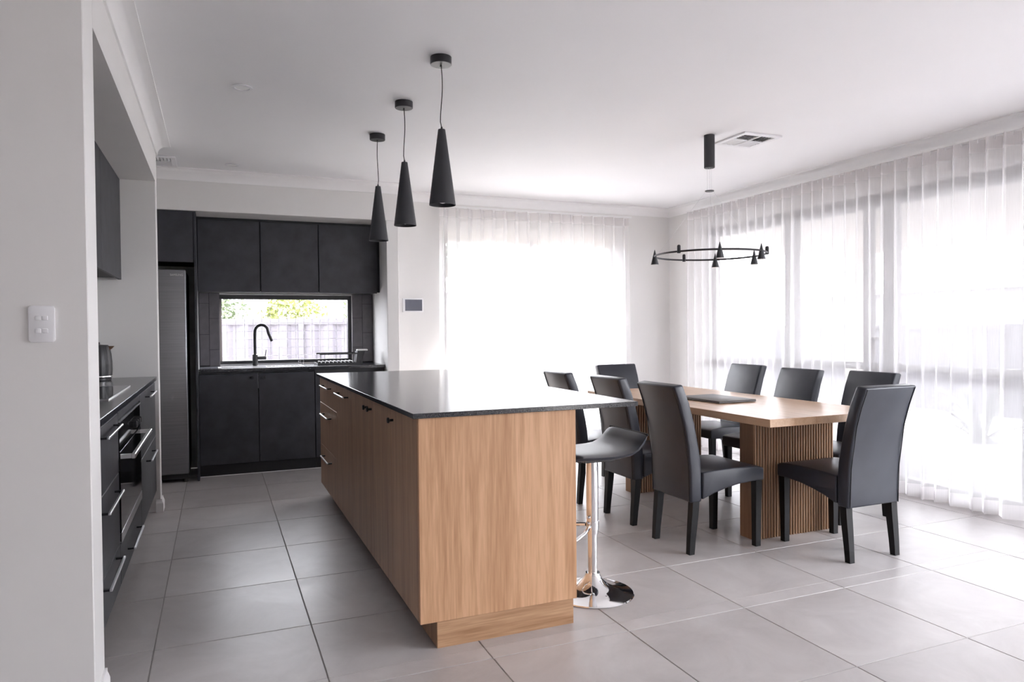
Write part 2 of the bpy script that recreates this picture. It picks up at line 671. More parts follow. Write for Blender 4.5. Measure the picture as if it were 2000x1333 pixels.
CS = 0.09
cove = [(0.0, CZ), (0.0, CZ - CS), (0.010, CZ - CS), (0.010, CZ - CS + 0.008)]
for k in range(1, 7):
    a = (PI / 2) * k / 7
    cove.append((0.010 + (CS - 0.020) * (1 - math.cos(a)), CZ - 0.010 - (CS - 0.018) * (1 - math.sin(a))))
cove += [(CS - 0.008, CZ - 0.008), (CS, CZ - 0.008), (CS, CZ)]
cov_path = [(XL, PIER0), (WL, PIER0), (WL, NIB1), (ALC, NIB1), (ALC, YK), (NX1, YK), (NX1, WY), (WX, WY), (WX, YR), (XL, YR)]
struct(sweep(cov_path, cove, 'trim_1', 'trim_paint', closed=True), 'white cove cornice between the walls and ceiling')

sk = [(0.0, 0.0), (0.016, 0.0), (0.016, 0.055), (0.012, 0.068), (0.008, 0.078), (0.008, 0.09), (0.0, 0.09)]
def skirting(path, name, label):
    struct(sweep(path, sk, name, 'trim_paint'), label)
skirting([(XL, PIER0), (WL, PIER0), (WL, PIER1)], 'baseboard_left', 'white skirting at the foot of the near pier')
skirting([(WL - 0.03, NIB0), (WL, NIB0), (WL, NIB1), (ALC, NIB1)], 'baseboard_nib', 'white skirting at the foot of the nib beside the fridge')
skirting([(KX1 + 0.02, YK), (NX1, YK), (NX1, WY), (BX0 - 0.05, WY)], 'baseboard_back', 'white skirting below the wall control panel')
skirting([(BX1 + 0.05, WY), (WX, WY), (WX, RY1 + 0.05)], 'baseboard_right', 'white skirting in the far right corner')

# ------------------------------------------------------------------ glazing
def window_back():
    root = struct(MB().box(BX0, BX1, WY + 0.03, WY + 0.10, BZ1 - 0.05, BZ1).build('window_1', 'frame_cream', smooth=False), 'wide sliding window behind the far sheer curtain')
    y0, y1 = WY + 0.035, WY + 0.095
    for (a, b) in ((BX0, BX0 + 0.05), (3.03, 3.09), (BX1 - 0.05, BX1)):
        MB().box(a, b, y0, y1, 0.05, BZ1 - 0.05).build('window_frame', 'frame_grey', root, smooth=False)
    MB().box(BX0, BX1, y0, y1, 0.0, 0.05).build('window_sill', 'frame_grey', root, smooth=False)
    MB().box(BX0 + 0.05, BX1 - 0.05, y0, y1, BZ1 - 0.10, BZ1 - 0.05).build('window_head', 'frame_cream', root, smooth=False)
    for (a, b) in ((BX0 + 0.05, 3.03), (3.09, BX1 - 0.05)):
        MB().box(a, b, WY + 0.062, WY + 0.068, 0.05, BZ1 - 0.10).build('pane', 'pane_glass', root, smooth=False)

window_back()

def window_right():
    x0, x1 = WX + 0.04, WX + 0.11
    root = struct(MB().box(x0, x1, RY0, RY1, 2.19, RZ1).build('window_2', 'frame_grey', smooth=False), 'wide framed glazing behind the right-hand sheer curtain')
    posts = [(RY0, RY0 + 0.08), (0.80, 0.90), (1.80, 1.90), (2.87, 2.97), (3.90, 4.01), (4.135, 4.195), (4.93, 5.05), (RY1 - 0.08, RY1)]
    for (a, b) in posts:
        MB().box(x0, x1, a, b, 0.09, 2.19).build('post', 'frame_grey', root, smooth=False)
    MB().box(WX + 0.07, WX + 0.076, 4.01, 4.135, 0.955, 2.19).build('pane', 'pane_glass', root, smooth=False)
    MB().box(x0, x1, 4.01, 4.135, 0.90, 0.955).build('middle_rail', 'frame_grey', root, smooth=False)
    h = MB()
    h.box(x0 - 0.045, x0 + 0.001, 3.985, 4.005, 1.135, 1.160, 0.003, 1)
    h.box(x0 - 0.045, x0 - 0.025, 3.985, 4.090, 1.135, 1.160, 0.004, 1)
    h.box(x0 - 0.045, x0 - 0.025, 4.062, 4.090, 1.000, 1.160, 0.004, 1)
    h.build('handle', 'frame_grey', root)
    spans = [(RY0 + 0.08, 0.80), (0.90, 1.80), (1.90, 2.87), (2.97, 3.90), (4.195, 4.93), (5.05, RY1 - 0.08)]
    for (a, b) in spans:
        MB().box(x0, x1, a, b, 0.0, 0.09).build('bottom_rail', 'frame_grey', root, smooth=False)
        MB().box(x0, x1, a, b, 0.90, 0.955).build('middle_rail', 'frame_grey', root, smooth=False)
        MB().box(WX + 0.07, WX + 0.076, a, b, 0.955, 2.19).build('pane', 'pane_glass', root, smooth=False)
        MB().box(WX + 0.07, WX + 0.076, a, b, 0.09, 0.90).build('pane', 'pane_glass', root, smooth=False)
    MB().box(x0, x1, 3.90, 4.195, 0.0, 0.09).build('bottom_rail', 'frame_grey', root, smooth=False)
    MB().box(x0, x1, 4.01, 4.135, 0.09, 0.90).build('door_panel', 'frame_grey', root, smooth=False)

window_right()

def window_kitchen():
    y0, y1 = YKB + 0.03, YKB + 0.09
    t = 0.035
    root = struct(MB().box(KWX0, KWX1, y0, y1, KWZ1 - 0.045, KWZ1).build('window_3', 'frame_black', smooth=False), 'low black framed window behind the kitchen sink')
    MB().box(KWX0, KWX0 + 0.018, y0, y1, KWZ0, KWZ1 - 0.045).build('window_frame', 'frame_grey', root, smooth=False)
    MB().box(KWX1 - t, KWX1, y0, y1, KWZ0, KWZ1 - 0.045).build('window_frame', 'frame_black', root, smooth=False)
    MB().box(KWX0, KWX1, y0 - 0.01, y1, KWZ0, KWZ0 + 0.03).build('window_sill', 'frame_black', root, smooth=False)
    MB().box(KWX0 + 0.018, KWX1 - t, YKB + 0.058, YKB + 0.064, KWZ0 + 0.03, KWZ1 - 0.045).build('pane', 'pane_glass', root, smooth=False)
    # thin pale bars standing in for the grid of lines at the pane
    g = MB()
    y = YKB + 0.10
    x = KWX0 + 0.06
    while x < KWX1 - 0.03:
        g.box(x, x + 0.003, y, y + 0.003, KWZ0 + 0.02, KWZ1 - 0.04)
        x += 0.078
    z = KWZ0 + 0.07
    while z < KWZ1 - 0.06:
        g.box(KWX0, KWX1, y + 0.003, y + 0.006, z, z + 0.0025)
        z += 0.078
    o = g.build('pane_grid', 'grid_white', root, smooth=False)
    o['kind'] = 'stuff'
    # white reveal lining
    rv = MB()
    rv.box(KWX0, KWX1, YKB - 0.010, YKB + 0.03, KWZ1 - 0.004, KWZ1)
    rv.build('reveal', 'trim_paint', root, smooth=False)

window_kitchen()

def fill_glazing():  # unseen glazing, added to admit fill daylight from behind
    y0, y1 = YR - 0.09, YR - 0.03
    root = struct(MB().box(RWX0, RWX1, y0, y1, RWZ1 - 0.06, RWZ1).build('window_fill', 'frame_grey', smooth=False), 'unseen glazed opening added for fill light behind the viewpoint')
    for k in range(3):
        x = RWX0 + (RWX1 - RWX0 - 0.06) * k / 2
        MB().box(x, x + 0.06, y0, y1, 0, RWZ1 - 0.06).build('post', 'frame_grey', root, smooth=False)
    for k in range(2):
        a = RWX0 + (RWX1 - RWX0 - 0.06) * k / 2 + 0.06
        b = RWX0 + (RWX1 - RWX0 - 0.06) * (k + 1) / 2
        MB().box(a, b, YR - 0.063, YR - 0.057, 0, RWZ1 - 0.06).build('pane', 'pane_glass', root, smooth=False)

fill_glazing()

portal(((BX0 + BX1) / 2, WY + 0.14, BZ1 / 2), (-PI / 2, 0, 0), BX1 - BX0, BZ1)
portal((WX + 0.16, (RY0 + RY1) / 2, RZ1 / 2), (0, PI / 2, 0), RZ1, RY1 - RY0)
portal(((RWX0 + RWX1) / 2, YR - 0.14, RWZ1 / 2), (PI / 2, 0, 0), RWX1 - RWX0, RWZ1)
portal(((KWX0 + KWX1) / 2, YKB + 0.14, (KWZ0 + KWZ1) / 2), (-PI / 2, 0, 0), KWX1 - KWX0, KWZ1 - KWZ0)

# splashback tiles, half-bonded columns either side of the kitchen window
def splash():
    cols = [(-0.143, -0.062, 0), (-0.059, 0.028, 1), (1.248, 1.345, 1), (1.348, 1.446, 0)]
    cache = {}
    for (a, b, off) in cols:
        cuts = [0.93, 0.938, 1.226, 1.513, 1.61] if off == 0 else [0.93, 1.085, 1.374, 1.61]
        for z0, z1 in zip(cuts, cuts[1:]):
            if z1 - z0 < 0.02:
                continue
            k = (round(b - a, 3), round(z1 - z0, 3))
            if k not in cache:
                cache[k] = MB().box(-k[0] / 2, k[0] / 2, -0.008, 0.0, -k[1] / 2 + 0.0015, k[1] / 2 - 0.0015, 0.0012, 1).mesh('tile', 'splash_tile')
            part('tile', cache[k], wall_kitchen, ((a + b) / 2, YKB - 0.002, (z0 + z1) / 2))
    MB().box(-0.145, KWX0, YKB - 0.003, YKB - 0.001, 0.93, 1.61).box(KWX1, KX1, YKB - 0.003, YKB - 0.001, 0.93, 1.61).build('grout_bed', 'carcass_black', wall_kitchen, smooth=False)

splash()

# ------------------------------------------------------------------ handles and knobs (shared meshes)
def bar_handle_mesh(L, axis):
    """bar pull: steel bar in front, posts behind; axis of the bar is y, it stands out along +x (or -x)"""
    mb = MB()
    s = axis
    mb.box(min(s * 0.026, s * 0.036), max(s * 0.026, s * 0.036), -L / 2, L / 2, -0.005, 0.005, 0.002, 1)
    return mb.mesh('bar', 'handle_steel'), MB().box(min(0, s * 0.027), max(0, s * 0.027), -L / 2 + 0.004, -L / 2 + 0.016, -0.004, 0.004).box(min(0, s * 0.027), max(0, s * 0.027), L / 2 - 0.016, L / 2 - 0.004, -0.004, 0.004).mesh('posts', 'matte_black', smooth=False)

HB_LEFT = {}
def add_handle(parent, loc, L, s):
    k = (L, s)
    if k not in HB_LEFT:
        a, b = bar_handle_mesh(L, s)
        b.materials[0] = MATS['matte_black']
        # join: two material slots in one mesh
        bm = bmesh.new()
        bm.from_mesh(a)
        n0 = len(bm.faces)
        bm.from_mesh(b)
        bm.faces.ensure_lookup_table()
        for i, f in enumerate(bm.faces):
            f.material_index = 0 if i < n0 else 1
        me = bpy.data.meshes.new('handle')
        bm.to_mesh(me)
        bm.free()
        me.materials.append(MATS['handle_steel'])
        me.materials.append(MATS['matte_black'])
        HB_LEFT[k] = me
    o = part('handle', HB_LEFT[k], parent, loc)
    return o

KNOB = {}
def add_knob(parent, loc, axis):
    if axis not in KNOB:
        prof = [(0.006, 0.0), (0.006, 0.016), (0.012, 0.019), (0.013, 0.024), (0.011, 0.028), (0.004, 0.029)]
        if axis in ('-x', '-y'):
            prof = [(r, -z) for r, z in prof]
        KNOB[axis] = MB().lathe(prof, seg=14, axis=axis[-1]).mesh('knob', 'matte_black')
    return part('knob', KNOB[axis], parent, loc)

# ------------------------------------------------------------------ kitchen recess: fridge, cabinets, bench
def fridge():
    t = thing('refrigerator', 'tall dark brushed steel fridge beside the white nib', 'fridge', (-0.53, 6.48, 0))
    MB().box(-0.305, 0.305, 0.03, 0.58, 0.05, 1.755, 0.004, 1).build('body', 'carcass_black', t)
    d = MB().box(-0.305, 0.305, -0.035, 0.028, 0.075, 1.765, 0.012, 3).build('door', 'brushed_dark_steel', t)
    MB().box(-0.30, 0.30, 0.0, 0.05, 0.03, 0.073).build('plinth', 'matte_black', t, smooth=False)
    for sx in (-1, 1):
        for y in (0.03, 0.5):
            MB().lathe([(0.018, 0.0), (0.018, 0.02), (0.012, 0.05)], sx * 0.275, y, 0, 12).build('foot', 'matte_black', t)
    cu = bpy.data.curves.new('badge', 'FONT')
    cu.body = 'SAMSUNG'
    cu.size = 0.0235
    cu.align_x = 'LEFT'
    cu.extrude = 0.0005
    tmp = bpy.data.objects.new('badge_tmp', cu)
    COL.objects.link(tmp)
    dg = bpy.context.evaluated_depsgraph_get()
    me = bpy.data.meshes.new_from_object(tmp.evaluated_get(dg))
    bpy.data.objects.remove(tmp)
    me.materials.clear()
    me.materials.append(MATS['handle_steel'])
    wd = max(v.co.x for v in me.vertices)
    o = part('badge', me, d, (0.186, -0.0362, 1.714))
    o.rotation_euler = (PI / 2, 0, 0)
    o.scale = (0.096 / wd, 1, 1)

fridge()

def cab_box(parent, name, x0, x1, y0, y1, z0, z1, mat='carcass_black'):
    return MB().box(x0, x1, y0, y1, z0, z1).build(name, mat, parent, smooth=False)

# cabinet over the fridge
t = thing('wall_cabinet', 'black flush cabinet above the steel fridge', 'cabinet', (0, 0, 0))
cab_box(t, 'body', -0.985, -0.165, 6.49, YKB, 1.845, SOF)
MB().box(-0.575, -0.168, 6.468, 6.488, 1.83, SOF - 0.003, 0.0015, 1).build('door', 'cabinet_black', t)
MB().box(-0.985, -0.579, 6.468, 6.488, 1.83, SOF - 0.003, 0.0015, 1).build('door', 'cabinet_black', t)
# tall side panel
tag(MB().box(-0.163, -0.146, 6.475, YKB, 0.0, SOF, 0.0015, 1).build('end_panel', 'cabinet_black'), 'tall black side panel between the fridge and the bench', 'panel')

# wall cabinets over the window
UY = 6.75
ux = [-0.146, 0.372, 0.881, 1.424]
ulab = ['black wall cabinet over the sink, nearest the fridge', 'black wall cabinet over the sink, middle of the row of three', 'black wall cabinet over the dish rack, nearest the white wall']
for k in range(3):
    t = thing('wall_cabinet', ulab[k], 'cabinet', group='black wall cabinets above the kitchen window')
    a, b = ux[k], ux[k + 1]
    cab_box(t, 'body', a, b, UY + 0.021, YKB - 0.012, 1.612, SOF)
    MB().box(a + 0.004, b - 0.004, UY, UY + 0.02, 1.602, SOF - 0.022, 0.0015, 1).build('door', 'cabinet_black', t)
    MB().box(a, b, UY + 0.012, UY + 0.021, SOF - 0.02, SOF).build('top_filler', 'carcass_black', t, smooth=False)
tag(MB().box(1.4245, KX1, UY + 0.015, UY + 0.035, 1.612, SOF).build('filler_strip', 'cabinet_black', smooth=False), 'narrow black filler strip between wall cabinets and white recess wall', 'filler')

# base cabinets
BY = 6.595
t = thing('base_cabinet', 'black sink cabinet with two doors and small knobs', 'cabinet')
cab_box(t, 'body', -0.145, 0.814, BY + 0.021, YKB, 0.11, 0.72)
for (a, b, kx) in ((-0.143, 0.330, 0.283), (0.337, 0.811, 0.382)):
    d = MB().box(a, b, BY, BY + 0.02, 0.105, 0.885, 0.0015, 1).build('door', 'cabinet_black', t)
    add_knob(d, (kx, BY, 0.846), '-y')
cab_box(t, 'kick', -0.145, 0.814, BY + 0.04, BY + 0.056, 0.0, 0.11)
cab_box(t, 'rail', -0.145, 0.814, BY + 0.008, BY + 0.02, 0.888, 0.905)
t = thing('base_cabinet', 'black flush base cabinet under the dish rack', 'cabinet')
cab_box(t, 'body', 0.816, KX1, BY + 0.021, YKB, 0.11, 0.9)
MB().box(0.818, KX1 - 0.004, BY, BY + 0.02, 0.105, 0.865, 0.0015, 1).build('door', 'cabinet_black', t)
cab_box(t, 'kick', 0.816, KX1, BY + 0.04, BY + 0.056, 0.0, 0.11)
cab_box(t, 'rail', 0.816, KX1, BY + 0.004, BY + 0.02, 0.868, 0.905)
tag(sweep([(-0.145, BY + 0.04), (KX1, BY + 0.04)], [(0, 0), (0.006, 0), (0.006, 0.005), (0, 0.005)], 'seal_strip', 'trim_paint'), 'thin white sealant line along the black kitchen kickboard', 'sealant')

# worktop with the sink cut-out
SX0, SX1, SY0, SY1 = 0.02, 0.72, 6.66, 6.90
m = MB()
z0, z1 = 0.905, 0.93
yf = 6.562
m.box(-0.145, SX0, yf, YKB - 0.012, z0, z1)
m.box(SX1, KX1, yf, YKB - 0.012, z0, z1)
m.box(SX0, SX1, yf, SY0, z0, z1)
m.box(SX0, SX1, SY1, YKB - 0.012, z0, z1)
tag(m.build('worktop', 'stone_black', smooth=False), 'black stone benchtop below the kitchen window', 'worktop')

def sink():
    t = thing('sink', 'stainless steel sink set into the black bench', 'sink', ((SX0 + SX1) / 2, (SY0 + SY1) / 2, 0.931))
    a, b = (SX1 - SX0) / 2, (SY1 - SY0) / 2
    r = MB()
    for (x0, x1, y0, y1) in ((-a - 0.012, a + 0.012, -b - 0.012, -b + 0.012), (-a - 0.012, a + 0.012, b - 0.012, b + 0.012), (-a - 0.012, -a + 0.012, -b + 0.012, b - 0.012), (a - 0.012, a + 0.012, -b + 0.012, b - 0.012)):
        r.box(x0, x1, y0, y1, 0.0, 0.003)
    r.build('rim', 'steel', t, smooth=False)
    bm_ = MB()
    for (x0, x1, y0, y1) in ((-a + 0.012, 0.05, -b + 0.012, -b + 0.016), (-a + 0.012, 0.05, b - 0.016, b - 0.012), (-a + 0.012, -a + 0.016, -b + 0.016, b - 0.016), (0.046, 0.05, -b + 0.016, b - 0.016)):
        bm_.box(x0, x1, y0, y1, -0.18, 0.0)
    bm_.box(-a + 0.012, 0.05, -b + 0.012, b - 0.012, -0.185, -0.18)
    bm_.build('bowl', 'steel', t, smooth=False)
    dr = MB().box(0.052, a - 0.012, -b + 0.012, b - 0.012, -0.008, -0.005)
    for k in range(7):
        x = 0.09 + k * 0.033
        dr.box(x, x + 0.008, -b + 0.03, b - 0.03, -0.005, -0.002)
    dr.build('drainer', 'steel', t, smooth=False)

sink()

def faucet():
    t = thing('faucet', 'matte black gooseneck kitchen tap behind the sink', 'tap', (0.327, 6.96, 0.93))
    MB().lathe([(0.027, 0.0), (0.027, 0.004), (0.024, 0.006), (0.024, 0.105), (0.020, 0.11)], seg=24).build('body', 'matte_black', t)
    pts = [(0, 0, 0.10), (0, 0, 0.18), (0, 0, 0.29)]
    for k in range(1, 12):
        a = PI * k / 13
        pts.append((0.058 - 0.058 * math.cos(a), -0.012 * k / 12, 0.315 + 0.065 * math.sin(a)))
    pts += [(0.119, -0.016, 0.30), (0.135, -0.018, 0.262), (0.148, -0.02, 0.228)]
    MB().tube(pts, 0.0135, 12).build('spout', 'matte_black', t)
    MB().lathe([(0.017, 0.0), (0.017, 0.075), (0.015, 0.078)], 0.018, 0, 0.075, 16, 'x').build('valve', 'matte_black', t)
    MB().tube([(0.088, 0, 0.085), (0.092, 0, 0.115), (0.097, 0, 0.148)], 0.004, 8).build('lever', 'matte_black', t)

faucet()

tag(MB().lathe([(0.022, 0.0), (0.024, 0.004), (0.028, 0.07), (0.0265, 0.07), (0.0225, 0.006)], 0.735, 6.96, 0.9305, 20, cap=False).build('tumbler', 'pane_glass'), 'small clear glass standing behind the sink drainer', 'glass')

def dish_rack():
    t = thing('dish_rack', 'black dish drying rack with wooden rail on the bench', 'rack', (1.06, 6.83, 0.93))
    tr = MB()
    tr.box(-0.20, 0.20, -0.13, 0.13, 0.002, 0.008)
    for (x0, x1, y0, y1) in ((-0.205, 0.205, -0.135, -0.13), (-0.205, 0.205, 0.13, 0.135), (-0.205, -0.2, -0.13, 0.13), (0.2, 0.205, -0.13, 0.13)):
        tr.box(x0, x1, y0, y1, 0.0, 0.022)
    tr.build('tray', 'matte_black', t, smooth=False)
    for k in range(9):
        x = -0.17 + k * 0.036
        MB().tube([(x, -0.11, 0.02), (x, -0.11, 0.034), (x, 0.11, 0.034), (x, 0.11, 0.02)], 0.0022, 6).build('wire', 'handle_steel', t)
    for y in (-0.12, 0.12):
        MB().box(-0.185, 0.165, y - 0.006, y + 0.006, 0.098, 0.112, 0.002, 1).build('rail', 'matte_black', t)
        for x in (-0.18, -0.14, 0.0, 0.14):
            MB().tube([(x, y, 0.015), (x, y, 0.10)], 0.002, 6).build('post', 'rack_wire', t)
    MB().prism([(0.15, 0.02), (0.20, 0.02), (0.235, 0.125), (0.165, 0.125)], 'y', -0.10, 0.02).build('cutlery_caddy', 'matte_black', t, smooth=False)

dish_rack()
tag(MB().box(1.225, 1.325, 6.74, 6.81, 1.056, 1.072, 0.006, 2).build('sponge', 'sponge_white'), 'white sponge lying on the dish rack caddy', 'sponge')

# ------------------------------------------------------------------ cooking alcove
FX = -0.40    # cabinet fronts
def drawer_front(parent, y0, y1, z0, z1, hz=None, hl=None, name='drawer'):
    d = MB().box(FX - 0.02, FX, y0 + 0.0015, y1 - 0.0015, z0 + 0.0015, z1 - 0.0015, 0.0015, 1).build(name, 'cabinet_black', parent)
    if hz:
        add_handle(d, (FX, (y0 + y1) / 2, hz), hl, 1)
    MB().box(FX - 0.019, FX - 0.002, y0 + 0.002, y1 - 0.002, z0 - 0.0012, z0 + 0.0012).build('edge_strip', 'handle_steel', d, smooth=False)
    return d

def alcove_unit(label, y0, y1):
    t = thing('base_cabinet', label, 'cabinet', group='black cabinets in the cooking alcove')
    cab_box(t, 'body', ALC, FX - 0.022, y0, y1, 0.15, 0.919)
    cab_box(t, 'kick', FX - 0.075, FX - 0.06, y0, y1, 0.0, 0.15)
    return t

t = alcove_unit('black three drawer cabinet nearest the light switch wall', PIER1 + 0.002, 3.495)
drawer_front(t, PIER1 + 0.002, 3.495, 0.645, 0.905, 0.868, 0.42)
drawer_front(t, PIER1 + 0.002, 3.495, 0.335, 0.645, 0.592, 0.42)
drawer_front(t, PIER1 + 0.002, 3.495, 0.15, 0.335, 0.312, 0.42)
OY0, OY1 = 3.50, 4.43
t = thing('base_cabinet', 'black cabinet housing the built-in oven, with low drawer', 'cabinet', group='black cabinets in the cooking alcove')
m = MB()
m.box(ALC, FX - 0.022, OY0 - 0.003, OY0 + 0.012, 0.15, 0.919)
m.box(ALC, FX - 0.022, OY1 - 0.012, OY1 + 0.003, 0.15, 0.919)
m.box(ALC, FX - 0.022, OY0 + 0.012, OY1 - 0.012, 0.15, 0.325)
m.build('body', 'carcass_black', t, smooth=False)
cab_box(t, 'kick', FX - 0.075, FX - 0.06, OY0, OY1, 0.0, 0.15)
drawer_front(t, OY0, OY1, 0.15, 0.325, 0.235, 0.42)
MB().box(FX - 0.02, FX, OY0 + 0.0015, OY1 - 0.0015, 0.872, 0.905, 0.001, 1).build('rail', 'cabinet_black', t)

def oven():
    t = thing('oven', 'wide built-in oven with steel bar handle and black glass', 'oven', (FX, (OY0 + OY1) / 2, 0.33))
    h = (OY1 - OY0) / 2 - 0.013
    MB().box(-0.58, -0.02, -h, h, 0.0, 0.535).build('body', 'carcass_black', t, smooth=False)
    cp = MB().box(-0.02, 0.002, -h, h, 0.405, 0.535, 0.002, 1).build('control_panel', 'black_glass', t)
    MB().box(-0.018, 0.006, -h, h, 0.529, 0.538).build('trim', 'handle_steel', cp, smooth=False)
    for k in range(4):
        MB().lathe([(0.017, 0.0), (0.017, 0.016), (0.014, 0.02)], 0.002, 0.10 + k * 0.075, 0.455, 16, 'x').build('knob', 'matte_black', cp)
    d = MB().box(-0.02, 0.004, -h, h, 0.004, 0.40, 0.002, 1).build('door', 'black_glass', t)
    MB().box(-0.018, 0.0055, -h, h, 0.002, 0.045).build('trim', 'steel', d, smooth=False)
    hd = MB()
    hd.box(0.045, 0.062, -h + 0.01, h - 0.01, 0.366, 0.388, 0.003, 1)
    hd.box(0.003, 0.046, -h + 0.015, -h + 0.04, 0.368, 0.386)
    hd.box(0.003, 0.046, h - 0.04, h - 0.015, 0.368, 0.386)
    hd.build('handle', 'handle_steel', d)

oven()
t = alcove_unit('black two drawer cabinet beside the white nib', 4.435, NIB0 - 0.003)
drawer_front(t, 4.435, NIB0 - 0.003, 0.535, 0.905, 0.866, 0.42)
drawer_front(t, 4.435, NIB0 - 0.003, 0.15, 0.535, 0.480, 0.42)

BT = 0.945
tag(MB().box(ALC, -0.386, PIER1 + 0.002, NIB0 - 0.001, 0.92, BT, 0.002, 1).build('worktop', 'stone_black'), 'dark stone benchtop in the cooking alcove', 'worktop')

t = thing('cooktop', 'flat black glass cooktop set on the alcove bench', 'cooktop', (-0.72, 4.12, BT))
MB().box(-0.26, 0.26, -0.44, 0.44, 0.0005, 0.006, 0.002, 1).build('glass', 'black_glass', t)
m = MB()
for (x0, x1, y0, y1) in ((-0.263, 0.263, -0.443, -0.440), (-0.263, 0.263, 0.440, 0.443), (-0.263, -0.26, -0.44, 0.44), (0.26, 0.263, -0.44, 0.44)):
    m.box(x0, x1, y0, y1, 0.0, 0.0065)
m.build('trim', 'steel', t, smooth=False)

def kettle():
    t = thing('kettle', 'black ribbed electric kettle on the alcove bench', 'kettle', (-0.705, 5.22, BT))
    MB().lathe([(0.072, 0.0), (0.076, 0.004), (0.076, 0.016), (0.070, 0.020)], seg=32).build('base', 'matte_black', t)
    MB().lathe([(0.080, 0.020), (0.081, 0.022), (0.081, 0.030), (0.080, 0.032)], seg=32).build('ring', 'chrome', t)
    mb = MB()
    bm = mb.bm
    prof = [(0.080, 0.032), (0.083, 0.07), (0.082, 0.12), (0.077, 0.17), (0.069, 0.215), (0.066, 0.222)]
    seg = 72
    rings = []
    for (r, z) in prof:
        rings.append([bm.verts.new(((r - (0.0016 if i % 3 == 0 else 0)) * math.cos(2 * PI * i / seg), (r - (0.0016 if i % 3 == 0 else 0)) * math.sin(2 * PI * i / seg), z)) for i in range(seg)])
    for a, b in zip(rings, rings[1:]):
        for i in range(seg):
            bm.faces.new((a[i], a[(i + 1) % seg], b[(i + 1) % seg], b[i]))
    bm.faces.new(rings[-1])
    mb.build('body', 'matte_black', t)
    MB().lathe([(0.062, 0.222), (0.060, 0.228), (0.015, 0.232), (0.014, 0.245), (0.006, 0.248)], seg=28).build('lid', 'matte_black', t)
    MB().hexa([(0.055, -0.022, 0.185), (0.083, -0.008, 0.205), (0.083, 0.008, 0.205), (0.055, 0.022, 0.185), (0.055, -0.026, 0.221), (0.096, -0.009, 0.221), (0.096, 0.009, 0.221), (0.055, 0.026, 0.221)]).build('spout', 'chrome', t)
    MB().tube([(-0.06, 0, 0.215), (-0.10, 0, 0.222), (-0.125, 0, 0.20), (-0.13, 0, 0.13), (-0.12, 0, 0.06), (-0.078, 0, 0.045)], 0.011, 10).build('handle', 'matte_black', t)

kettle()

# overhead cabinets in the alcove
OX = -0.592
oy = [PIER1 + 0.002, 3.70, 4.60, NIB0 - 0.002]
olab = ['black overhead cabinet hung closest to the light switch wall', 'black overhead cabinet hung above the cooktop', 'black overhead cabinet hung beside the white nib']
for k in range(3):
    t = thing('wall_cabinet', olab[k], 'cabinet', group='black overhead cabinets in the cooking alcove')
    cab_box(t, 'body', ALC, OX - 0.022, oy[k], oy[k + 1], 1.625, BEAM)
    MB().box(OX - 0.02, OX, oy[k] + 0.0015, oy[k + 1] - 0.0015, 1.612, BEAM - 0.002, 0.0015, 1).build('door', 'cabinet_black', t)

# ------------------------------------------------------------------ light switch and wall control panel
t = thing('light_switch', 'white four-button switch plate on the near wall', 'switch', (-0.500, PIER0, 1.282))
MB().prism([(-0.0355 + 0.006, -0.057), (0.0355 - 0.006, -0.057), (0.0355, -0.051), (0.0355, 0.051), (0.0355 - 0.006, 0.057), (-0.0355 + 0.006, 0.057), (-0.0355, 0.051), (-0.0355, -0.051)], 'y', -0.009, -0.0005, bev=0.003).build('plate', 'plastic_white', t)
for sx in (-0.0095, 0.0095):
    for sz in (0.019, -0.021):
        MB().box(sx - 0.0075, sx + 0.0075, -0.0125, -0.008, sz - 0.007, sz + 0.007, 0.002, 2).build('rocker', 'plastic_white', t)

t = thing('control_panel', 'small white wall panel with grey screen', 'panel', (1.776, WY, 1.492))
MB().box(-0.102, 0.102, -0.018, -0.0005, -0.067, 0.067, 0.004, 2).build('casing', 'plastic_white', t)
MB().box(-0.080, 0.090, -0.0195, -0.017, -0.055, 0.055).build('screen', 'screen_grey', t, smooth=False)

# ------------------------------------------------------------------ island
IX0, IX1, IY0, IY1, ITOP = 0.691, 1.702, 2.654, 5.503, 0.9305
PX0, PX1, PY = 0.714, 1.398, 2.664
tag(MB().box(IX0, IX1, IY0, IY1, ITOP - 0.02, ITOP, 0.0012, 1).build('worktop', 'stone_black'), 'large black stone top of the kitchen island', 'worktop')
tag(MB().box(PX0, PX1, PY, PY + 0.02, 0.106, ITOP - 0.0205, 0.001, 1).build('end_panel', 'oak_vertical'), 'warm oak end panel of the island facing the viewer', 'panel')
tag(MB().box(0.783, 1.383, PY + 0.005, PY + 0.021, 0.0, 0.1055).build('kickboard', 'oak_kick', smooth=False), 'low oak kickboard under the island end panel', 'kickboard')
tag(MB().box(PX1 - 0.018, PX1, PY + 0.0205, IY1 - 0.01, 0.106, ITOP - 0.0205).build('back_panel', 'oak_vertical', smooth=False), 'oak back panel of the island on the stool side', 'panel')

def island_unit(label, y0, y1):
    t = thing('island_cabinet', label, 'cabinet', group='wood fronted island cabinets')
    cab_box(t, 'body', PX0 + 0.020, PX1 - 0.020, y0, y1, 0.11, ITOP - 0.021)
    MB().box(0.783, 0.799, y0, y1, 0.0, 0.11).build('kick', 'oak_shaded', t, smooth=False)
    MB().box(1.362, 1.378, y0, y1, 0.0, 0.11).build('kick', 'oak_shaded', t, smooth=False)
    return t

def island_front(t, y0, y1, z0, z1, name, knob=None, handle=None):
    d = MB().box(PX0, PX0 + 0.019, y0 + 0.0012, y1 - 0.0012, z0 + 0.0012, z1 - 0.0012, 0.001, 1).build(name, 'oak_shaded', t)
    if knob:
        add_knob(d, (PX0, knob, 0.856), '-x')
    if handle:
        add_handle(d, (PX0, (y0 + y1) / 2, handle), 0.345, -1)

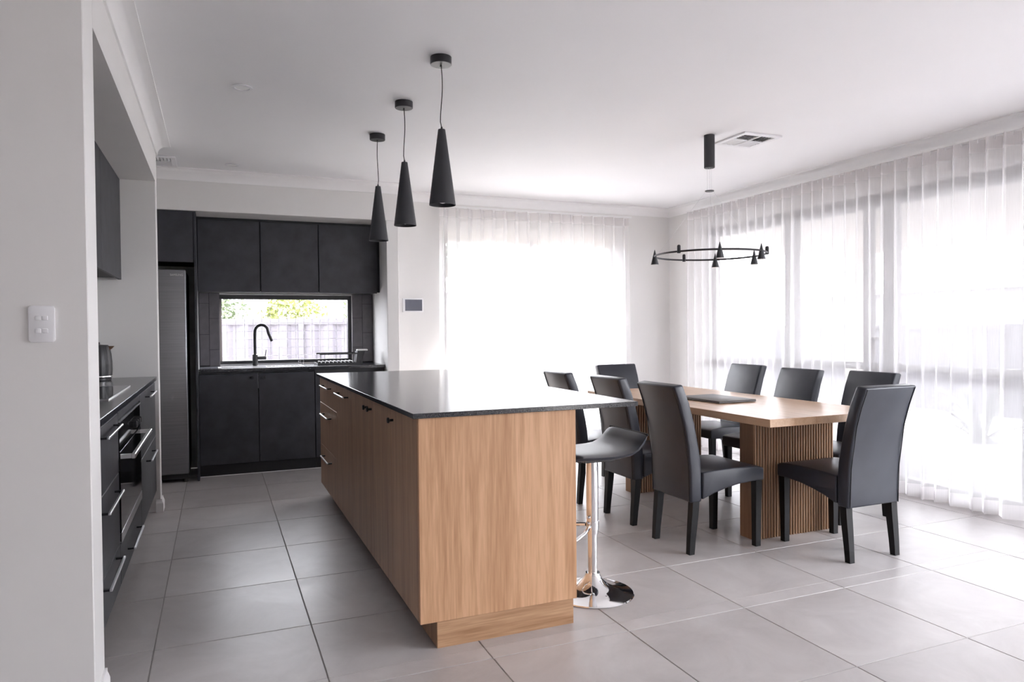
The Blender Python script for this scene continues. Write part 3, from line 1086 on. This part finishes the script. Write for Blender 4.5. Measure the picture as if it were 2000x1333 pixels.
ITZ = ITOP - 0.022
t = island_unit('island cabinet with three handled drawers, farthest from the viewer', 4.80, 5.485)
for (a, b, h) in ((0.72, ITZ, 0.855), (0.41, 0.72, 0.650), (0.106, 0.41, 0.345)):
    island_front(t, 4.70, 5.485, a, b, 'drawer', handle=h)
t = island_unit('island pull-out cabinet with one handle beside the drawers', 4.12, 4.80)
island_front(t, 4.12, 4.70, 0.106, ITZ, 'door', handle=0.855)
t = island_unit('island cabinet with a pair of black knobs close together', 3.13, 4.12)
island_front(t, 3.605, 4.12, 0.106, ITZ, 'door', knob=3.655)
island_front(t, 3.13, 3.605, 0.106, ITZ, 'door', knob=3.558)
t = island_unit('island cabinet with a single black knob nearest the viewer', PY + 0.021, 3.13)
island_front(t, PY + 0.0212, 3.13, 0.106, ITZ, 'door', knob=3.085)

# ------------------------------------------------------------------ bar stool
def stool():
    t = thing('bar_stool', 'chrome pedestal bar stool with curved black leather seat', 'stool', (1.625, 2.935, 0))
    MB().lathe([(0.192, 0.0), (0.194, 0.003), (0.190, 0.007), (0.150, 0.014), (0.105, 0.027), (0.070, 0.047), (0.046, 0.072), (0.036, 0.092), (0.034, 0.10), (0.024, 0.101)], seg=56).build('base', 'chrome', t)
    MB().lathe([(0.0235, 0.098), (0.0235, 0.33)], seg=28).build('gas_lift', 'chrome', t)
    MB().lathe([(0.0285, 0.285), (0.0290, 0.287), (0.0290, 0.60), (0.027, 0.635)], seg=28).build('column', 'chrome', t)
    MB().lathe([(0.031, 0.305), (0.031, 0.345)], seg=24).build('collar', 'chrome', t)
    fr = MB()
    pts = [(-0.025, 0.02, 0.325), (-0.09, 0.09, 0.315), (-0.15, 0.12, 0.30), (-0.195, 0.10, 0.29), (-0.208, 0.04, 0.287), (-0.208, -0.04, 0.287), (-0.195, -0.10, 0.29), (-0.15, -0.12, 0.30), (-0.09, -0.09, 0.315), (-0.025, -0.02, 0.325)]
    fr.tube(pts, 0.009, 10)
    fr.build('footrest', 'chrome', t)
    MB().box(-0.08, 0.08, -0.08, 0.08, 0.634, 0.652, 0.003, 1).build('seat_plate', 'matte_black', t)
    # curved seat: sheet profile with thickness, rounded plan
    prof = [(-0.205, 0.676), (-0.19, 0.690), (-0.13, 0.690), (-0.06, 0.687), (0.0, 0.686), (0.06, 0.688), (0.105, 0.694), (0.135, 0.708), (0.158, 0.730), (0.176, 0.752), (0.192, 0.763)]
    mb = MB()
    bm = mb.bm
    rows = []
    N = 14
    th = 0.036
    nrm = []
    for i in range(len(prof)):
        a = Vector(prof[max(0, i - 1)])
        b = Vector(prof[min(len(prof) - 1, i + 1)])
        d = (b - a).normalized()
        nrm.append(Vector((d.y, -d.x)))
    top, bot = [], []
    for i, (x, z) in enumerate(prof):
        hw = 0.188 - 0.018 * (i / (len(prof) - 1)) ** 3
        if i == 0:
            hw -= 0.012
        rt, rb = [], []
        for k in range(N + 1):
            u = -1 + 2 * k / N
            e = 1 - abs(u) ** 6
            drop = 0.010 * (1 - e)
            y = u * hw
            nn = nrm[i]
            rt.append(bm.verts.new((x + nn.x * drop, y, z + nn.y * drop)))
            t_ = th * (0.55 + 0.45 * e) * (0.5 if i in (0, len(prof) - 1) else 1)
            rb.append(bm.verts.new((x + nn.x * t_, y * 0.985, z + nn.y * t_)))
        top.append(rt)
        bot.append(rb)
    fs = []
    for i in range(len(prof) - 1):
        for k in range(N):
            fs.append(bm.faces.new((top[i][k], top[i + 1][k], top[i + 1][k + 1], top[i][k + 1])))
            fs.append(bm.faces.new((bot[i][k], bot[i][k + 1], bot[i + 1][k + 1], bot[i + 1][k])))
        fs.append(bm.faces.new((top[i][0], bot[i][0], bot[i + 1][0], top[i + 1][0])))
        fs.append(bm.faces.new((top[i][N], top[i + 1][N], bot[i + 1][N], bot[i][N])))
    for k in range(N):
        fs.append(bm.faces.new((top[0][k], top[0][k + 1], bot[0][k + 1], bot[0][k])))
        fs.append(bm.faces.new((top[-1][k], bot[-1][k], bot[-1][k + 1], top[-1][k + 1])))
    bmesh.ops.recalc_face_normals(bm, faces=fs)
    s = mb.build('seat', 'leather_black', t, angle=60)
    edge = [(prof[-1][0] + 0.006, -0.168, prof[-1][1] - 0.008)] + [(prof[-1][0] + 0.008, -0.165 + 0.33 * k / 10, prof[-1][1] - 0.002) for k in range(11)] + [(prof[-1][0] + 0.006, 0.168, prof[-1][1] - 0.008)]
    MB().tube(edge, 0.005, 8).build('piping', 'stitch_black', s)

stool()

# ------------------------------------------------------------------ dining table
def table():
    x0, x1, y0, y1 = 2.712, 3.622, 2.950, 4.960
    t = thing('dining_table', 'oak dining table on two fluted pedestals', 'table', ((x0 + x1) / 2, (y0 + y1) / 2, 0))
    hx, hy = (x1 - x0) / 2, (y1 - y0) / 2
    MB().box(-hx, hx, -hy, hy, 0.714, 0.757, 0.0015, 1).build('tabletop', 'table_oak', t)
    pw = 0.31
    pcx = 3.197 - (x0 + x1) / 2
    sl = None
    n = 30
    step = 2 * pw / n
    prof = [(-0.0068, 0.0), (-0.0058, 0.005), (-0.0030, 0.0082), (0.0, 0.0092), (0.0030, 0.0082), (0.0058, 0.005), (0.0068, 0.0)]
    def slat_mesh(s):
        mb = MB()
        mb.prism([(u, s * v) for (u, v) in prof], 'z', 0.002, 0.712)
        return mb.mesh('slat', 'pedestal_oak', angle=50)
    front, back = slat_mesh(-1), slat_mesh(1)
    for yc in (3.335, 4.625):
        yy = yc - (y0 + y1) / 2
        p = MB().box(-pw, pw, -0.058, 0.058, 0.0, 0.714, 0.001, 1).build('pedestal', 'pedestal_oak', t)
        p.location = (pcx, yy, 0)
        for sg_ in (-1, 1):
            MB().box(-pw + 0.004, pw - 0.004, min(sg_ * 0.0575, sg_ * 0.0592), max(sg_ * 0.0575, sg_ * 0.0592), 0.002, 0.712).build('backing', 'backing_shade', p, smooth=False)  # dark sheet behind the slats: gap shade put in as a backing
        for k in range(n):
            x = -pw + step * (k + 0.5)
            part('slat', front, p, (x, -0.058, 0))
            part('slat', back, p, (x, 0.058, 0))

table()

t = thing('laptop', 'closed grey laptop lying on the oak table', 'laptop', (3.125, 3.91, 0.757), 0.03)
MB().box(-0.155, 0.155, -0.215, 0.215, 0.003, 0.0105, 0.003, 2).build('base', 'laptop_grey', t)
MB().box(-0.155, 0.155, -0.215, 0.215, 0.0115, 0.0175, 0.003, 2).build('lid', 'laptop_grey', t)
for sx in (-0.12, 0.12):
    for sy in (-0.18, 0.18):
        MB().lathe([(0.008, 0.0), (0.008, 0.0035)], sx, sy, 0, 10).build('foot', 'matte_black', t)

# ------------------------------------------------------------------ chairs
def chair_proto():
    root = thing('dining_chair', 'x', 'chair', group='black leather dining chairs around the oak table')
    # local +x is the direction the sitter faces
    wf = lambda u, v: 0.19 + (u + 0.235) / 0.485 * 0.027
    seat = [(-0.160, 0.452), (-0.08, 0.460), (0.04, 0.465), (0.16, 0.463), (0.225, 0.457), (0.250, 0.448), (0.250, 0.378), (0.17, 0.376), (0.08, 0.368), (0.0, 0.352), (-0.08, 0.330), (-0.14, 0.308), (-0.160, 0.300)]
    MB().prism(seat, 'y', -1, 1, wf, bev=0.010, seg=3).build('seat', 'leather_black', root, angle=50)
    back = [(-0.162, 0.288), (-0.162, 0.46), (-0.168, 0.53), (-0.182, 0.61), (-0.205, 0.72), (-0.240, 0.84), (-0.282, 0.942), (-0.345, 0.934), (-0.306, 0.83), (-0.275, 0.72), (-0.254, 0.61), (-0.242, 0.50), (-0.237, 0.40), (-0.235, 0.288)]
    wb = lambda u, v: 0.190 - 0.004 * max(0.0, min(1.0, (v - 0.45) / 0.5))
    b = MB().prism(back, 'y', -1, 1, wb, bev=0.012, seg=3).build('backrest', 'leather_black', root, angle=50)
    for s in (-1, 1):
        pts = [(-0.2365, 0.292), (-0.2435, 0.50), (-0.276, 0.72), (-0.307, 0.83), (-0.342, 0.925)]
        MB().tube([(x - 0.0005, s * (wb(x, z) - 0.014), z) for x, z in pts], 0.0022, 6).build('seam', 'stitch_black', b)
    for s in (-1, 1):
        yf_ = s * 0.190
        MB().hexa([(0.197, yf_ - 0.017, 0), (0.231, yf_ - 0.017, 0), (0.231, yf_ + 0.017, 0), (0.197, yf_ + 0.017, 0), (0.196, yf_ - 0.021, 0.385), (0.238, yf_ - 0.021, 0.385), (0.238, yf_ + 0.021, 0.385), (0.196, yf_ + 0.021, 0.385)]).build('leg', 'leg_black', root, smooth=False)
        yr = s * 0.166
        lg = MB()
        bm = lg.bm
        rings = []
        for (z, xc, hw) in ((0.0, -0.225, 0.0165), (0.08, -0.219, 0.018), (0.17, -0.210, 0.020), (0.24, -0.203, 0.021), (0.30, -0.199, 0.0215)):
            rings.append([bm.verts.new((xc + a * hw, yr + c * hw, z)) for a, c in ((-1, -1), (1, -1), (1, 1), (-1, 1))])
        for a, c in zip(rings, rings[1:]):
            for i in range(4):
                bm.faces.new((a[i], a[(i + 1) % 4], c[(i + 1) % 4], c[i]))
        bm.faces.new(list(reversed(rings[0])))
        bm.faces.new(rings[-1])
        lg.build('leg', 'leg_black', root, smooth=False)
    return root

chair0 = chair_proto()
chairs = [
    (2.620, 3.385, 0.0, 'black leather dining chair seen from behind, nearest the island corner'),
    (2.650, 4.010, 0.0, 'black leather dining chair behind the bar stool seat'),
    (2.600, 4.640, 0.0, 'black leather dining chair on the island side, farthest from the viewer'),
    (3.820, 3.505, PI, 'black leather dining chair on the curtain side, partly behind the head chair'),
    (3.690, 4.020, PI, 'black leather dining chair on the curtain side, middle of three'),
    (3.785, 4.700, PI, 'black leather dining chair on the curtain side, farthest from the viewer'),
    (3.240, 2.985, PI / 2, 'black leather dining chair at the near head of the table'),
    (3.170, 4.990, -PI / 2, 'black leather dining chair at the far head of the table'),
]
for i, (x, y, r, lab) in enumerate(chairs):
    c = chair0 if i == 0 else copy_tree(chair0)
    c.location = (x, y, 0)
    c.rotation_euler = (0, 0, r)
    c['label'] = lab

# ------------------------------------------------------------------ pendants over the island
def pendant(x, y, label, wob):
    t = thing('pendant_light', label, 'pendant light', (x, y, CZ), group='black cone pendants over the island')
    MB().lathe([(0.050, -0.038), (0.052, -0.036), (0.052, -0.0005)], seg=36).build('canopy', 'matte_black', t)
    pts = []
    for k in range(13):
        f = k / 12
        pts.append((wob * 0.006 * math.sin(f * 5.0), 0, -0.036 - f * 0.305))
    pts[-1] = (0, 0, -0.345)
    c = MB().tube(pts, 0.0024, 8).build('cord', 'cord_black', t)
    MB().lathe([(0.004, 0.0), (0.006, -0.012)], 0, 0, -0.036, 10).build('cord_grip', 'matte_black', c)
    MB().lathe([(0.0045, -0.340), (0.0055, -0.352), (0.017, -0.353), (0.018, -0.356), (0.0655, -0.724), (0.0635, -0.724), (0.016, -0.362)], seg=40, cap=False).build('shade', 'pendant_black', t)
    MB().lathe([(0.015, -0.62), (0.015, -0.66), (0.024, -0.685), (0.024, -0.700), (0.015, -0.712), (0.004, -0.715)], seg=20).build('bulb', 'lamp_glass', t)

pendant(1.037, 3.364, 'black cone pendant over the island, nearest the viewer', 1.0)
pendant(1.034, 4.098, 'black cone pendant over the island, middle of three', 0.8)
pendant(1.036, 4.846, 'black cone pendant over the island, farthest and beside the cabinets', -0.6)

# ------------------------------------------------------------------ ring chandelier
def chandelier():
    cx, cy, zr, R = 3.190, 4.05, 1.757, 0.377
    t = thing('chandelier', 'black ring chandelier with small cones above the table', 'chandelier', (cx, cy, CZ))
    MB().lathe([(0.035, -0.228), (0.0365, -0.226), (0.0365, -0.0005)], seg=28).build('canopy', 'pendant_black', t)
    MB().lathe([(0.031, -0.391), (0.031, -0.385)], seg=24).build('disc', 'matte_black', t)
    zz = zr - CZ
    ring = MB().tube([(R * math.cos(2 * PI * k / 96), R * math.sin(2 * PI * k / 96), zz) for k in range(96)], 0.0065, 8, closed=True).build('ring', 'matte_black', t)
    for k in range(3):
        a = 2 * PI * k / 3
        MB().tube([(0.016 * math.cos(a), 0.016 * math.sin(a), -0.226), (0.016 * math.cos(a), 0.016 * math.sin(a), -0.387)], 0.0007, 5).build('wire', 'steel', t)
    for deg in (165, 45, 285):
        a = math.radians(deg)
        MB().tube([(0.026 * math.cos(a), 0.026 * math.sin(a), -0.389), (R * math.cos(a), R * math.sin(a), zz)], 0.0007, 5).build('wire', 'steel', t)
    cone = MB().lathe([(0.0265, -0.057), (0.0268, -0.055), (0.0015, 0.047)], seg=24).mesh('lamp_cone', 'pendant_black')
    cup = MB().lathe([(0.011, -0.012), (0.012, -0.011), (0.012, 0.034), (0.010, 0.041), (0.005, 0.044)], seg=18).mesh('lamp_socket', 'matte_black')
    lens = MB().lathe([(0.022, -0.060), (0.023, -0.0575)], seg=20).mesh('lens', 'lamp_glass')
    for deg in (146.0, 241.4, 45.8, 357.4, 292.4):
        a = math.radians(deg)
        c = part('lamp_cone', cone, t, (R * math.cos(a), R * math.sin(a), zz))
        part('lens', lens, c)
    for deg in (200.3, 81.4, 319.0):
        a = math.radians(deg)
        part('lamp_socket', cup, t, (R * math.cos(a), R * math.sin(a), zz))

chandelier()

# ------------------------------------------------------------------ ceiling fittings
def downlight(x, y, label):
    t = thing('downlight', label, 'downlight', (x, y, CZ), group='round recessed ceiling lights')
    MB().lathe([(0.052, -0.001), (0.054, -0.006), (0.040, -0.007), (0.037, -0.001)], seg=36).build('bezel', 'plastic_white', t)
    MB().lathe([(0.001, -0.0035), (0.037, -0.0035), (0.037, -0.001)], seg=30).build('lens', 'lamp_glass', t)

downlight(0.150, 4.165, 'round white downlight nearer the viewer, left of the pendants')
downlight(0.135, 6.130, 'round white downlight near the kitchen bulkhead')

def vent(x, y, label, half=0.165):
    t = thing('ceiling_vent', label, 'air vent', (x, y, CZ), group='square white ceiling vents')
    h = half
    fr = MB()
    for (x0, x1, y0, y1) in ((-h, h, -h, -h + 0.035), (-h, h, h - 0.035, h), (-h, -h + 0.035, -h + 0.035, h - 0.035), (h - 0.035, h, -h + 0.035, h - 0.035)):
        fr.box(x0, x1, y0, y1, -0.012, -0.0005, 0.002, 1)
    fr.build('frame', 'plastic_white', t)
    MB().box(-h + 0.03, h - 0.03, -h + 0.03, h - 0.03, -0.003, -0.0005).build('backing', 'vent_dark', t, smooth=False)
    i = h - 0.035
    MB().box(-0.006, 0.006, -i, i, -0.012, -0.003).build('divider', 'plastic_white', t, smooth=False)
    MB().box(-i, i, -0.006, 0.006, -0.012, -0.003).build('divider', 'plastic_white', t, smooth=False)
    n = 5
    c = i / 2 + 0.003
    L = i - 0.008
    def slat(alongx, s):
        mb = MB()
        a = L / 2
        th = 0.0045
        if alongx:
            mb.hexa([(-a, -th - s * 0.006, -0.012), (a, -th - s * 0.006, -0.012), (a, -th - s * 0.006 + 0.003, -0.012), (-a, -th - s * 0.006 + 0.003, -0.012), (-a, s * 0.006, -0.004), (a, s * 0.006, -0.004), (a, s * 0.006 + 0.003, -0.004), (-a, s * 0.006 + 0.003, -0.004)])
        else:
            mb.hexa([(-th - s * 0.006, -a, -0.012), (-th - s * 0.006 + 0.003, -a, -0.012), (-th - s * 0.006 + 0.003, a, -0.012), (-th - s * 0.006, a, -0.012), (s * 0.006, -a, -0.004), (s * 0.006 + 0.003, -a, -0.004), (s * 0.006 + 0.003, a, -0.004), (s * 0.006, a, -0.004)])
        return mb.mesh('slat', 'plastic_white', smooth=False)
    for (qx, qy, ax, s) in ((-1, -1, True, 1), (1, -1, False, 1), (1, 1, True, -1), (-1, 1, False, -1)):
        me = slat(ax, s)
        for k in range(n):
            o = -L / 2 + L * (k + 0.5) / n
            part('slat', me, t, (qx * c + (0 if ax else o), qy * c + (o if ax else 0), 0))

vent(3.520, 4.045, 'square white ceiling vent beside the chandelier')
vent(-0.435, 6.15, 'square white ceiling vent above the fridge, partly hidden')

# ------------------------------------------------------------------ curtains
def curtain(name, label, p0, p1, inward, pitch, amp, ztop, group, seed):
    r = random.Random(seed)
    P0, P1 = Vector((*p0, 0)), Vector((*p1, 0))
    D = (P1 - P0)
    Lw = D.length
    D.normalize()
    N = Vector((*inward, 0))
    t = thing(name, label, 'curtain', (P0.x, P0.y, 0), group=group)
    folds = int(round(Lw / pitch))
    sg = 12
    n = folds * sg
    pitch = Lw / folds
    zs = [0.012, 0.03, 0.105, 0.4, 0.8, 1.2, 1.6, 2.0, 2.25, ztop - 0.085, ztop]
    jit = [r.uniform(-1, 1) for _ in range(folds + 2)]
    jam = [r.uniform(0.7, 1.35) for _ in range(folds + 2)]
    def pos(i, z):
        s = i / sg
        f = max(0.0, 1 - z / ztop)
        k = int(s)
        a = s - k
        sm = a * a * (3 - 2 * a)
        j = jit[k] * (1 - sm) + jit[min(k + 1, folds + 1)] * sm
        am = jam[k] * (1 - sm) + jam[min(k + 1, folds + 1)] * sm
        am = 1 + (am - 1) * min(1, f * 2.2)
        ph = 2 * PI * s
        wv = math.sin(ph)
        wv = math.copysign(abs(wv) ** 0.75, wv)
        along = s * pitch + 0.26 * pitch * math.sin(2 * ph) * 0.55 + j * f * 0.035
        return D * along + N * (amp * am * wv + j * f * 0.012)
    def sheet(rows):
        mb = MB()
        bm = mb.bm
        g = []
        for z in rows:
            row = []
            for i in range(n + 1):
                v = pos(i, z)
                row.append(bm.verts.new((v.x, v.y, z)))
            g.append(row)
        for a, b in zip(g, g[1:]):
            for i in range(n):
                bm.faces.new((a[i], a[i + 1], b[i + 1], b[i]))
        return mb
    sheet(zs[2:10]).build('fabric', 'sheer_fabric', t, angle=180)
    sheet(zs[0:3]).build('hem', 'sheer_header', t, angle=180)
    sheet(zs[9:11]).build('header_tape', 'sheer_header', t, angle=180)
    a = D * (-0.03)
    b = D * (Lw + 0.03)
    w_ = 0.014
    e = N * w_
    z0, z1 = ztop + 0.004, ztop + 0.022
    MB().hexa([(*(a - e).xy, z0), (*(b - e).xy, z0), (*(b + e).xy, z0), (*(a + e).xy, z0), (*(a - e).xy, z1), (*(b - e).xy, z1), (*(b + e).xy, z1), (*(a + e).xy, z1)]).build('track', 'rail_white', t, smooth=False)
    # glider hooks carry the header and brackets tie the track to the wall
    hk = MB().box(-0.003, 0.003, -0.003, 0.003, -0.02, 0.006).mesh('glider', 'rail_white', smooth=False)
    for k in range(folds):
        v = D * (pitch * (k + 0.5))
        part('glider', hk, t, (v.x, v.y, ztop))
    m_ = 5
    for k in range(m_):
        v = D * (Lw * (k + 0.5) / m_)
        wv = -N * 0.14
        lo = (min(v.x, v.x + wv.x) - 0.008, min(v.y, v.y + wv.y) - 0.008)
        hi = (max(v.x, v.x + wv.x) + 0.008, max(v.y, v.y + wv.y) + 0.008)
        MB().box(lo[0], hi[0], lo[1], hi[1], ztop + 0.008, ztop + 0.018).build('bracket', 'rail_white', t, smooth=False)

curtain('sheer_curtain', 'white sheer pleated curtain over the far window', (2.015, 6.645), (4.155, 6.645), (0, -1), 0.125, 0.042, 2.438, 'white sheer curtains', 3)
curtain('sheer_curtain', 'long white sheer pleated curtain along the right glazing', (4.648, 6.24), (4.648, 2.08), (-1, 0), 0.1135, 0.045, 2.468, 'white sheer curtains', 5)

# ------------------------------------------------------------------ outside
struct(MB().box(-30, 40, -30, 40, -0.30, -0.16).build('ground', 'ground_pale', smooth=False), 'pale sunlit ground outside')
struct(MB().box(WX + 0.14, 9.6, -3.0, 9.0, -0.16, -0.04).build('patio_floor', 'paving', smooth=False), 'pale patio paving outside the right glazing')
struct(MB().box(WX + 0.14, 9.9, 1.3, 9.0, 2.42, 2.62).build('patio_roof', 'render_cream', smooth=False), 'cream patio ceiling outside the right glazing')
struct(MB().box(NX1 - 0.4, WX + 0.14, WY + 0.12, WY + 0.92, 2.50, 2.66).build('eave', 'render_cream', smooth=False), 'cream eave added out of view to shade the far window')  # overhang added out of view; its depth limits sun on the far curtain
tag(MB().box(9.25, 9.55, 8.1, 8.4, -0.04, 2.42).build('patio_column', 'render_cream', smooth=False), 'square cream patio column outside the right glazing', 'column')

def fence(name, label, p0, p1, h, n, base=-0.16, mat='fence_grey'):
    P0, P1 = Vector((*p0, 0)), Vector((*p1, 0))
    D = P1 - P0
    L = D.length
    ang = math.atan2(D.y, D.x)
    t = thing(name, label, 'fence', (p0[0], p0[1], base), ang)
    step = L / n
    post = MB().box(-0.03, 0.03, -0.03, 0.03, 0, h + 0.02).mesh('post', mat, smooth=False)
    pan = MB()
    poly = []
    k = 0
    x = 0.0
    while x < step - 0.02:
        poly.append((x, 0.012 if k % 4 in (0, 1) else -0.012))
        x += 0.055
        k += 1
    poly.append((step, 0.0))
    poly2 = poly + [(u, v - 0.004) for u, v in reversed(poly)]
    pan.prism(poly2, 'z', 0.0, h - 0.05)
    pm = pan.mesh('panel', mat, smooth=False)
    cap = MB().box(0, step, -0.025, 0.025, h - 0.07, h).mesh('rail', mat, smooth=False)
    for i in range(n):
        part('panel', pm, t, (i * step, 0, 0))
        part('rail', cap, t, (i * step, 0, 0))
    for i in range(n + 1):
        part('post', post, t, (i * step, 0, 0))

fence('metal_fence', 'grey ribbed metal fence seen through the kitchen window', (-4.0, 9.0), (2.6, 9.0), 1.56, 4)
fence('metal_fence', 'grey ribbed metal fence beyond the patio', (11.0, -2.0), (11.0, 14.0), 1.42, 7, mat='fence_pale')

def house(name, label, cx, cy, w, d, hw, hr, rz):
    t = thing(name, label, 'house', (cx, cy, -0.16), rz)
    MB().box(-w / 2, w / 2, -d / 2, d / 2, 0, hw).build('wall', 'house_white', t, smooth=False)
    MB().prism([(-w / 2, hw), (w / 2, hw), (0, hw + hr)], 'y', -d / 2, d / 2).build('gable', 'house_white', t, smooth=False)
    for s in (-1, 1):
        ov = 0.35
        e = Vector((s * (w / 2 + ov), 0, hw - ov * hr / (w / 2)))
        r_ = Vector((0, 0, hw + hr))
        th = Vector((0, 0, 0.12))
        MB().hexa([(e.x, -d / 2 - ov, e.z), (r_.x, -d / 2 - ov, r_.z), (r_.x, d / 2 + ov, r_.z), (e.x, d / 2 + ov, e.z), (e.x, -d / 2 - ov, e.z + 0.12), (r_.x, -d / 2 - ov, r_.z + 0.12), (r_.x, d / 2 + ov, r_.z + 0.12), (e.x, d / 2 + ov, e.z + 0.12)]).build('roof', 'roof_grey', t, smooth=False)

house('neighbour_house', 'white gabled house glimpsed through the far curtain', 6.4, 15.5, 7.0, 5.0, 1.75, 1.15, 0.0)
house('neighbour_house', 'long white house behind the patio fence', 19.0, 9.0, 7.0, 14.0, 2.3, 1.2, 0.0)

def foliage(name, label, cat, x, y, base, rx, rz, hz, n, mat, size, trunk=0.4, seed=1, group=None):
    r = random.Random(seed)
    t = thing(name, label, cat, (x, y, base), group=group)
    mb = MB()
    for _ in range(n):
        u = r.uniform(-1, 1)
        a = r.uniform(0, 2 * PI)
        q = math.sqrt(1 - u * u)
        rad = r.uniform(0.55, 1.0) * (0.85 + 0.25 * math.sin(3 * a + 5 * u))
        c = Vector((rx * rad * q * math.cos(a), rx * rad * q * math.sin(a), hz + rz * rad * u))
        d = Vector((r.uniform(-1, 1), r.uniform(-1, 1), r.uniform(-0.6, 0.9)))
        nn = Vector((r.uniform(-1, 1), r.uniform(-1, 1), r.uniform(0.2, 1)))
        mb.quadleaf(c, d, nn, size * r.uniform(0.7, 1.4), size * 0.32)
    mb.build('foliage', mat, t, smooth=False)
    for k in range(3):
        a = 2 * PI * k / 3
        MB().tube([(0.02 * math.cos(a), 0.02 * math.sin(a), 0), (0.2 * rx * math.cos(a), 0.2 * rx * math.sin(a), hz * 0.6), (0.45 * rx * math.cos(a), 0.45 * rx * math.sin(a), hz)], [0.03 * trunk / 0.4, 0.022, 0.01], 7).build('stem', 'bark', t)

foliage('shrub', 'bright lime green shrub above the fence, middle of the kitchen window', 'shrub', 0.98, 10.3, -0.16, 0.50, 0.62, 1.55, 1800, 'leaf_lime', 0.075, seed=4)
foliage('shrub', 'darker green shrub above the fence, left in the kitchen window', 'shrub', -0.02, 10.5, -0.16, 0.48, 0.75, 1.60, 1800, 'leaf_green', 0.07, seed=5)
foliage('shrub', 'pale green shrub above the fence, right in the kitchen window', 'shrub', 2.05, 11.0, -0.16, 0.42, 0.5, 1.45, 1400, 'leaf_green', 0.07, seed=6)
foliage('tree', 'pale leafy tree behind the white gabled house', 'tree', 6.8, 21.0, -0.16, 3.2, 2.4, 4.2, 2600, 'leaf_pale', 0.35, 2.0, seed=8)
t = thing('wheelie_bin', 'dark blue bin with red lid beyond the kitchen fence', 'bin', (1.96, 9.55, -0.16))
MB().prism([(-0.19, 0.06), (0.19, 0.06), (0.23, 1.72), (-0.23, 1.72)], 'y', -0.22, 0.22).build('body', 'bin_blue', t, smooth=False)
MB().box(-0.25, 0.25, -0.25, 0.25, 1.60, 1.70, 0.01, 1).build('band', 'bin_red', t)
for s in (-1, 1):
    MB().lathe([(0.06, -0.02), (0.06, 0.02)], s * 0.2, 0.15, 0.06, 14, 'x').build('wheel', 'matte_black', t)

def spiky_plant():
    t = thing('potted_plant', 'spiky potted plant on the patio behind the sheer curtain', 'plant', (5.85, 3.93, -0.04))
    MB().lathe([(0.13, 0.0), (0.17, 0.30), (0.185, 0.32), (0.165, 0.32), (0.16, 0.27)], seg=28, cap=True).build('pot', 'pot_white', t)
    MB().lathe([(0.001, 0.285), (0.158, 0.285)], seg=24).build('soil', 'soil', t)
    r = random.Random(11)
    for k in range(18):
        a = 2 * PI * k / 18 * 2.6 + r.uniform(-0.2, 0.2)
        L = r.uniform(0.62, 0.92)
        lift = r.uniform(0.25, 1.25)
        mb = MB()
        bm = mb.bm
        L_, R_ = [], []
        S = 7
        x = z = 0.0
        ang = lift + 0.3
        d = Vector((math.cos(a), math.sin(a), 0))
        sd = Vector((-math.sin(a), math.cos(a), 0))
        for i in range(S + 1):
            wv = 0.032 * (1 - (i / S) ** 1.6) + 0.001
            c = d * (0.02 + x) + Vector((0, 0, 0.29 + z))
            L_.append(bm.verts.new(c + sd * wv + Vector((0, 0, 0.006))))
            R_.append(bm.verts.new(c - sd * wv + Vector((0, 0, 0.006))))
            x += math.cos(ang) * L / S
            z += math.sin(ang) * L / S
            ang -= 1.35 / S
        for i in range(S):
            bm.faces.new((L_[i], L_[i + 1], R_[i + 1], R_[i]))
        mb.build('leaf', 'leaf_pale', t, angle=80)

spiky_plant()
